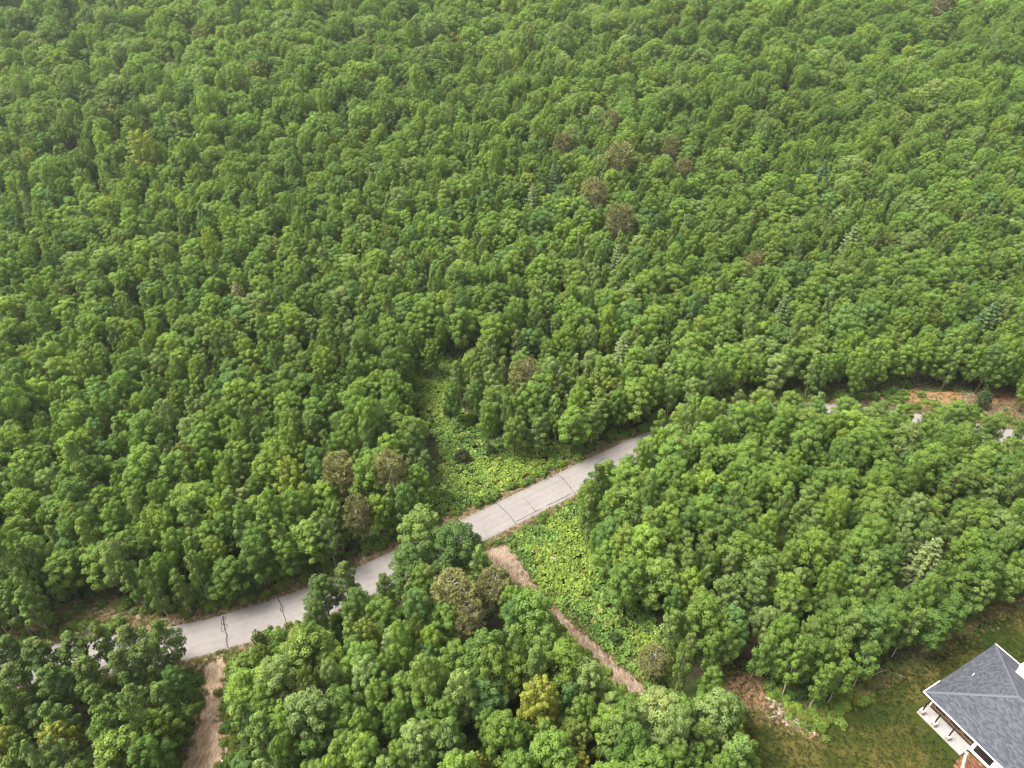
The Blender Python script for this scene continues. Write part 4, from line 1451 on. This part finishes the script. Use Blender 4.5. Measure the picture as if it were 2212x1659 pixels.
# fallen sticks
for (fx, fy, L, ang, rad, lab) in ((2637, 2022, 3.6, .35, .07, "bleached fallen branch at the wood edge above the lawn"), (2690, 2026, 2.2, -.4, .05, "shorter bleached fallen branch right of the long one"),
                                   (2400, 2178, 2.2, -.75, .06, "pale fallen stick on the straw strip by the lawn"), (2372, 2166, 1.6, -.6, .05, "short pale stick on the straw strip"),
                                   (2322, 2152, .9, .2, .09, "pale broken log end on the straw strip"), (2650, 2052, 2.4, .75, .05, "thin pale stick lying on the upper lawn"),
                                   (690, 2205, 1.2, 1.3, .07, "pale weathered log chunk at the dirt track edge")):
    x, y_ = ground_pt(fx * .72, fy * .72)
    TV, TF = [], []
    d = np.array([cos(ang), sin(ang), 0])
    s_ = np.array([-sin(ang), cos(ang), 0])
    limb(TV, TF, [-d * L / 2 + UP * rad, s_ * L * .05 + UP * (rad + .05), d * L / 2 + UP * rad], [rad, rad * .85, rad * .5], 6)
    if L > 1.4:
        limb(TV, TF, [d * L * .1 + UP * rad, d * L * .3 + s_ * L * .2 + UP * .2], [rad * .5, rad * .2], 4)
        limb(TV, TF, [-d * L * .1 + UP * rad, d * L * .12 - s_ * L * .22 + UP * .15], [rad * .45, rad * .2], 4)
    tag(link("fallen_branch", mk_mesh("fallen_branch", TV, np.array(TF), [M_DEAD], smooth=True), None, (x, y_, .035)), lab, "branch", "fallen branches")

# ------------------------------------------------------------------ utility box and white panel
x, y_ = ground_pt(873 * .72, 1936 * .72)
ub = link("utility_box", None, None, (x, y_, 0))
ub.rotation_euler = (0, 0, .35)
tag(ub, "pale green metal utility box standing in the brush below the road", "utility box")
MB().box(-.52, .52, -.52, .52, -.1, .12).build("base_pad", M_SLAB, ub)
MB().cbox(-.42, .42, -.42, .42, .121, .74, .03).build("body", M_BOX_DARK, ub)
MB().cbox(-.46, .46, -.47, .46, .741, .90, .05).build("lid", M_BOX, ub)
MB().box(-.06, .06, -.50, -.472, .78, .84).build("lock", M_BLACK, ub)

x, y_ = ground_pt(674 * .72, 2302 * .72)
wp = link("pallet", None, None, (x, y_, 0))
wp.rotation_euler = (0, 0, -.16)
tag(wp, "white slatted pallet lying at the lower end of the dirt track", "pallet")
for yy in (.55, -.55):
    MB().cbox(-.75, .75, yy - .09, yy + .09, .05, .30, .02).build("rail", M_WHITE, wp)
for xx in (-.66, .66):
    MB().box(xx - .06, xx + .06, -.455, .455, .07, .26).build("side_bar", M_WHITE, wp)
for k in range(5):
    xx = -.42 + k * .21
    MB().box(xx - .05, xx + .05, -.455, .455, .12, .17).build("slat", plain("grey_slat", (.42, .45, .42), .6, .1) if k == 0 else bpy.data.materials["grey_slat"], wp)

# ------------------------------------------------------------------ house
A = ground_pt(*(np.array([2700 + 200 / 4.107, 1900 + 975 / 4.107]) * .72))
HU, HV = Vector((.461849, -.886959, 0)), Vector((.886959, .461849, 0))
house = link("house", None, None, (A[0], A[1], 0))
house.rotation_euler = (0, 0, math.atan2(-.886959, .461849))     # local x runs along the terrace, local -y ... see below
tag(house, "white house with slate grey hipped roof and a covered terrace", "house")
# local frame: x = along the terrace edge, y = into the house


def part(name, mb, mat, parent=None, bevel=0):
    return mb.build(name, mat, parent or house, bevel)


EV0, EV1, EU0, EU1, EZ, RZ = 1.25, 16.2, -.85, 26.0, 2.80, 6.0
RV = (EV0 + EV1) / 2
RU = 5.7
W0, W1 = 1.62, 15.7
part("terrace_slab", MB().box(0, 6.25, 0, 2.25, -.3, .16), M_SLAB)
part("foundation", MB().box(.15, 25.4, 2.35, 15.6, -.4, .14).box(6.27, 25.4, 1.66, 2.34, -.4, .14), M_SLAB)
wl = part("wall", MB().box(.1, .3, 2.3, 15.7, .142, EZ - .05).box(6.25, 25.4, W0, W0 + .2, .142, EZ - .05).box(6.25, 6.45, W0 + .2, 2.25, .142, EZ - .05)
          .box(.3, 25.4, 15.5, 15.7, .142, EZ - .05).box(25.2, 25.4, W0 + .2, 15.5, .142, EZ - .05), M_WHITE)
# terrace wall: cedar boards, one by one
bx = .32
while bx < 6.2:
    part("wall_board", MB().box(bx, bx + .285, 2.30 + random.uniform(0, .008), 2.40, .30, EZ - .06), M_CEDAR)
    bx += .30
part("sill_rail", MB().box(.31, 6.24, 2.22, 2.29, .162, .30), M_BLACK)
for xx in (1.0, 3.1, 5.0):
    w = part("terrace_window", MB().box(xx, xx + 1.1, 2.20, 2.215, .9, 2.2), M_GLASS)
    MB().box(xx - .07, xx + 1.17, 2.2155, 2.298, .83, 2.27).build("frame", M_BLACK, w)
# dark window of the white wall
w = part("window", MB().box(6.75, 8.75, W0 - .035, W0 - .02, .85, 2.05), M_GLASS)
for (x0, x1, z0, z1) in ((6.66, 6.75, .76, 2.14), (8.75, 8.84, .76, 2.14), (6.75, 8.75, .76, .85), (6.75, 8.75, 2.05, 2.14), (7.72, 7.78, .85, 2.05)):
    MB().box(x0, x1, W0 - .05, W0 - .002, z0, z1).build("frame", M_BLACK, w)
for k, xx in enumerate((10.4, 14.2, 18.4)):
    w = part("window", MB().box(xx, xx + 1.4, W0 - .035, W0 - .02, .85, 2.05), M_GLASS)
    MB().box(xx - .08, xx + 1.48, W0 - .018, W0 - .002, .77, 2.13).build("frame", M_BLACK, w)
# columns
for xx in (.36, 2.15, 4.12):
    p = part("plinth", MB().cbox(xx - .24, xx + .24, .10, .58, .161, .86, .02), M_STONE)
    MB().cbox(xx - .29, xx + .29, .05, .63, .861, .96, .02).build("cap", M_CAP, p)
    po = part("post", MB().cbox(xx - .075, xx + .075, .265, .415, .961, EZ + .02, .01), M_BLACK)
part("porch_beam", MB().box(.1, 6.24, .26, .42, EZ + .021, EZ + .06), M_BLACK) if False else None
part("railing", MB().box(.43, 2.07, 1.99, 2.03, 1.02, 1.07), M_BLACK) if False else None
# beam carrying the eave over the posts is set back under the roof
part("porch_beam", MB().box(.1, 6.24, 1.36, 1.56, EZ - .22, EZ - .03), M_BLACK)
for xx in (.36, 2.15, 4.12):
    part("bracket", MB().tube([(xx, .34, EZ - .02), (xx, 1.35, EZ - .12)], [.055, .055], 6), M_BLACK)


def roof_plane(name, pts, origin, xdir, label=None):
    """roof slope as a solid with its own frame, so that the courses run level"""
    o = Vector(origin)
    xd = Vector(xdir).normalized()
    n = (Vector(pts[1]) - Vector(pts[0])).cross(Vector(pts[2]) - Vector(pts[0])).normalized()
    if n.z < 0:
        n = -n
    yd = n.cross(xd)
    M = Matrix((xd, yd, n)).transposed().to_4x4()
    M.translation = o
    inv = M.inverted()
    loc = [inv @ Vector(p) for p in pts]
    k = len(loc)
    vs = [(p.x, p.y, 0.0) for p in loc] + [(p.x, p.y, -.08) for p in loc]
    cr = sum(loc[i].x * loc[(i + 1) % k].y - loc[(i + 1) % k].x * loc[i].y for i in range(k))
    idx = list(range(k)) if cr > 0 else list(reversed(range(k)))
    fs = [tuple(idx), tuple(k + i for i in reversed(idx))] + [(idx[i], k + idx[i], k + idx[(i + 1) % k], idx[(i + 1) % k]) for i in range(k)]
    ob = link(name, mk_mesh(name, vs, fs, [M_SHINGLE]), house)
    ob.matrix_local = M
    return ob


R0, R1 = (RU, RV, RZ), (EU1 - 6, RV, RZ)
c0, c1, c2, c3 = (EU0, EV0, EZ), (EU1, EV0, EZ), (EU1, EV1, EZ), (EU0, EV1, EZ)
roof_plane("roof_slope", [c0, c1, R1, R0], c0, (1, 0, 0))
roof_plane("roof_slope", [c2, c3, R0, R1], c2, (-1, 0, 0))
roof_plane("roof_slope", [c3, c0, R0], c3, (0, -1, 0))
roof_plane("roof_slope", [c1, c2, R1], c1, (0, 1, 0))
M_CAPS = plain("ridge_caps", (0.088, 0.094, 0.112), .85, .25, 5)


def caps(p, q, n):
    a, b = Vector(p), Vector(q)
    d = (b - a).normalized()
    s = d.cross(Vector((0, 0, 1))).normalized()
    me = None
    L = (b - a).length / n
    upv = s.cross(d).normalized()
    if upv.z < 0:
        upv = -upv
    for i in range(n):
        if me is None:
            mb = MB()
            h = .055
            vs = []
            for t, zz in ((0, .055), (L * 1.02, .025)):
                vs += [tuple(d * t + s * .17 + upv * (zz - h)), tuple(d * t + upv * (zz + .01)), tuple(d * t - s * .17 + upv * (zz - h))]
            mb.add(vs, [(0, 1, 4, 3), (1, 2, 5, 4), (0, 2, 1), (3, 4, 5)])
            me = mk_mesh("ridge_cap", mb.v, mb.f, [M_CAPS])
        o = link("ridge_cap", me, house)
        o.location = a + d * L * i


caps(R0, c0, 18)
caps(R0, c3, 18)
caps(R0, R1, 30)
# gutters and fascia
part("gutter", MB().box(EU0 - .12, EU1, EV0 - .14, EV0 - .005, EZ - .10, EZ + .03), M_WHITE)
part("gutter", MB().box(EU0 - .13, EU0 - .005, EV0 - .004, 4.4, EZ - .10, EZ + .03), M_WHITE)
part("gutter", MB().box(EU0 - .06, EU1, EV1 + .005, EV1 + .14, EZ - .10, EZ + .03), M_WHITE)
part("fascia", MB().box(EU0 - .03, EU0 - .005, 4.401, EV1 + .004, EZ - .16, EZ - .02), plain("grey_fascia", (.10, .105, .12), .7, .1))
part("soffit", MB().box(EU0 + .02, EU1 - .05, EV0 + .02, EV1 - .02, EZ - .17, EZ - .12).box(.1, 6.2, .2, 1.2, EZ - .17, EZ - .12) if False else MB().box(EU0 + .02, EU1 - .05, EV0 + .02, 1.35, EZ - .17, EZ - .12), M_WHITE)
part("vent_pipe", MB().tube([(.75, 8.35, 3.4), (.75, 8.35, 4.0)], [.06, .06], 8).tube([(.75, 8.35, 3.99), (.75, 8.35, 4.04)], [.085, .085], 8), M_WHITE)
ch = part("chimney_chase", MB().box(3.1, 5.4, 13.6, 15.3, 3.0, 5.2), M_WHITE)
MB().box(3.0, 5.5, 13.5, 15.4, 5.201, 5.32).build("cap", M_WHITE, ch)
part("downspout", MB().box(6.36, 6.44, W0 - .10, W0 - .003, .15, EZ - .12), M_WHITE)

# planting bed and edging stones beside the terrace
def house_pt(u, v):
    return (A[0] + HU.x * u + HV.x * v, A[1] + HU.y * u + HV.y * v)


sheet("planting_bed", [house_pt(*p) for p in ((6.5, 1.5), (12, 1.5), (12, .2), (9, -.2), (7.2, -2.2), (6.6, -2.0), (6.4, .4))], 0.034, M_MULCH, "reddish bark mulch bed against the white house wall", "planting bed", .4, .12, 31)
stones = [(6.35 + .10 * i + .012 * i * i * .3, 1.05 - .30 * i) for i in range(12)]
for i, (u, v) in enumerate(stones):
    X, Y = house_pt(u + .12, v)
    r = random.uniform(.16, .24)
    ph = [random.uniform(.8, 1.2) for _ in range(16)]
    vs, fs = [], []
    for a_ in range(3):
        for b_ in range(8):
            rr = r * (1.0, .95, .55)[a_] * ph[b_]
            vs.append((cos(b_ * pi / 4) * rr * 1.3, sin(b_ * pi / 4) * rr, (-.05, r * .6, r * 1.0)[a_] * ph[8 + b_ % 4]))
    for a_ in range(2):
        for b_ in range(8):
            fs.append((a_ * 8 + b_, a_ * 8 + (b_ + 1) % 8, a_ * 8 + 8 + (b_ + 1) % 8, a_ * 8 + 8 + b_))
    fs.append(tuple(range(16, 24)))
    o = link("edging_stone", mk_mesh("edging_stone", vs, fs, [M_ROCK]), None, (X, Y, .03))
    o.rotation_euler = (0, 0, random.uniform(0, 3))
    o["tmp_i"] = i
    tag(o, f"brown edging stone, {ordinal(i + 1)} from the terrace corner in the curved row by the house", "stone", "edging stones of the planting bed")
    del o["tmp_i"]

# ------------------------------------------------------------------ dry grass tufts softening the edges of verge, tracks and soil


def tuft(n, h):
    V, Fq, tone = [], [], []
    for i in range(n):
        a = random.uniform(0, 2 * pi)
        b = random.uniform(0, .12)
        p = np.array([cos(a) * b, sin(a) * b, 0])
        d = np.array([cos(a), sin(a), 0]) * random.uniform(.05, .28)
        w = np.array([-sin(a), cos(a), 0]) * .022
        hh = h * random.uniform(.6, 1.1)
        k = len(V)
        V += [p - w, p + w, p + d * .6 + UP * hh * .75 + w * .8, p + d * .6 + UP * hh * .75 - w * .8]
        V += [p + d * 1.3 + UP * hh + w * .2, p + d * 1.3 + UP * hh - w * .2]
        Fq += [(k, k + 1, k + 2, k + 3), (k + 3, k + 2, k + 4, k + 5)]
        tone += [random.random()] * 6
    return mk_mesh("grass_tuft", V, np.array(Fq), [M_FERN], {"leaf_tone": ("POINT", "FLOAT", tone), "leaf_tip": ("POINT", "FLOAT", np.zeros(len(V)))})


TUFTS = [tuft(18, .34), tuft(22, .28), tuft(16, .42)]
tp_pts = []
DRY, GRN = [(.26, .20, .10), (.20, .15, .07), (.16, .15, .05)], [(.09, .14, .03), (.12, .16, .035), (.14, .15, .04)]


def scatter_edge(poly, dens, spread, dry):
    for a, b in zip(poly, poly[1:] + poly[:1]):
        for _ in range(int(math.dist(a, b) * dens)):
            t = random.random()
            x, yy = a[0] + (b[0] - a[0]) * t + random.gauss(0, spread), a[1] + (b[1] - a[1]) * t + random.gauss(0, spread)
            if road_dist(x, yy)[0] < 3.2:
                continue
            s = random.uniform(.6, 1.3)
            tp_pts.append((x, yy, .01, random.uniform(0, 6.3), s, s * random.uniform(.6, 1.1), *jit_col(random.choice(DRY if random.random() < dry else GRN), .2), 0.0, random.randrange(3)))


for i in range(1, len(RC)):
    if abs(RC[i][0]) > 115:
        continue
    for side, o0, o1 in ((1, 3.15, 5.9), (-1, 3.15, 4.7)):
        for _ in range(13):
            p = RC[i] + RN[i] * side * random.uniform(o0, o1) + RT[i] * random.uniform(-.7, .7)
            s = random.uniform(.5, 1.1)
            tp_pts.append((p[0], p[1], .01, random.uniform(0, 6.3), s, s * random.uniform(.5, 1.0), *jit_col(random.choice(DRY if random.random() < .62 else GRN), .2), 0.0, random.randrange(3)))
scatter_edge(TRACK_W, 18, .5, .45)
scatter_edge(TRAIL_W, 22, .40, .35)
scatter_edge(dpoly([(1552, 1462), (1590, 1450), (1640, 1462), (1690, 1520), (1740, 1592), (1690, 1565), (1640, 1545), (1600, 1535)]), 9, .5, .5)
scatter_edge(dpoly([(1735, 1528), (1870, 1482), (2000, 1392), (2150, 1300), (2230, 1318), (2160, 1330), (2015, 1412), (1870, 1500), (1745, 1545)]), 16, .7, .35)
scatter_edge(dpoly([(1540, 880), (1760, 852), (1900, 815), (2010, 800), (2225, 858), (2330, 985), (2120, 925), (2000, 885), (1700, 872)]), 14, 1.2, .5)
for _ in range(5200):                                  # brush on the cleared strip and the left verge
    poly = random.choice((dpoly([(1830, 850), (1900, 815), (2010, 800), (2225, 858), (2330, 985), (2120, 925), (2000, 885)]), dpoly([(-60, 1372), (185, 1290), (238, 1248), (345, 1345), (205, 1378), (0, 1398)])))
    lo, hi = bbox(poly)
    x, yy = random.uniform(lo[0], hi[0]), random.uniform(lo[1], hi[1])
    if not bool(in_poly(np.float64(x), np.float64(yy), poly)) or road_dist(x, yy)[0] < 3.2:
        continue
    s = random.uniform(.6, 1.3)
    tp_pts.append((x, yy, .01, random.uniform(0, 6.3), s, s * .8, *jit_col(random.choice(DRY if random.random() < .55 else GRN), .2), 0.0, random.randrange(3)))
lo, hi = bbox(LAWN_W)
for _ in range(16000):                                 # rough grass in the lawn
    x, yy = random.uniform(lo[0], min(hi[0], 82)), random.uniform(max(lo[1], 34), hi[1])
    if not bool(in_poly(np.float64(x), np.float64(yy), LAWN_W)):
        continue
    q = Vector((x - A_HOUSE[0], yy - A_HOUSE[1], 0))
    if -1 < q.dot(Vector((.461849, -.886959, 0))) < 30 and -1 < q.dot(Vector((.886959, .461849, 0))) < 17:
        continue
    s = random.uniform(.3, .6)
    k = noise2(x * 1.6 + 9, yy * 1.6)
    tp_pts.append((x, yy, .01, random.uniform(0, 6.3), s * 1.4, s * .55, *jit_col((.055, .053, .014) if random.random() < .34 + .5 * k else (.023, .040, .009), .3), 0.0, random.randrange(3)))
woods("grass_tufts", tp_pts, TUFTS, "dry and green grass tufts along the road verge, tracks and bare soil", "grass", [M_FERN])

# ------------------------------------------------------------------ thin summer haze
hm = bpy.data.materials.new("haze")
hm.use_nodes = True
hm.node_tree.nodes.clear()
hv = hm.node_tree.nodes.new("ShaderNodeVolumePrincipled")
hv.inputs["Color"].default_value = (.93, .96, 1.0, 1)
hv.inputs["Density"].default_value = 0.00011
hv.inputs["Anisotropy"].default_value = 0.3
ho = hm.node_tree.nodes.new("ShaderNodeOutputMaterial")
hm.node_tree.links.new(hv.outputs[0], ho.inputs["Volume"])
hz = MB().box(-3000, 3000, -1700, 4400, -6, 96).build("haze", hm)
tag(hz, "thin pale summer haze over the woods", "haze", kind="stuff")

print("trees", len(TREES), "individual", len(indiv), "ferns", len(fp), "undergrowth", len(up_))
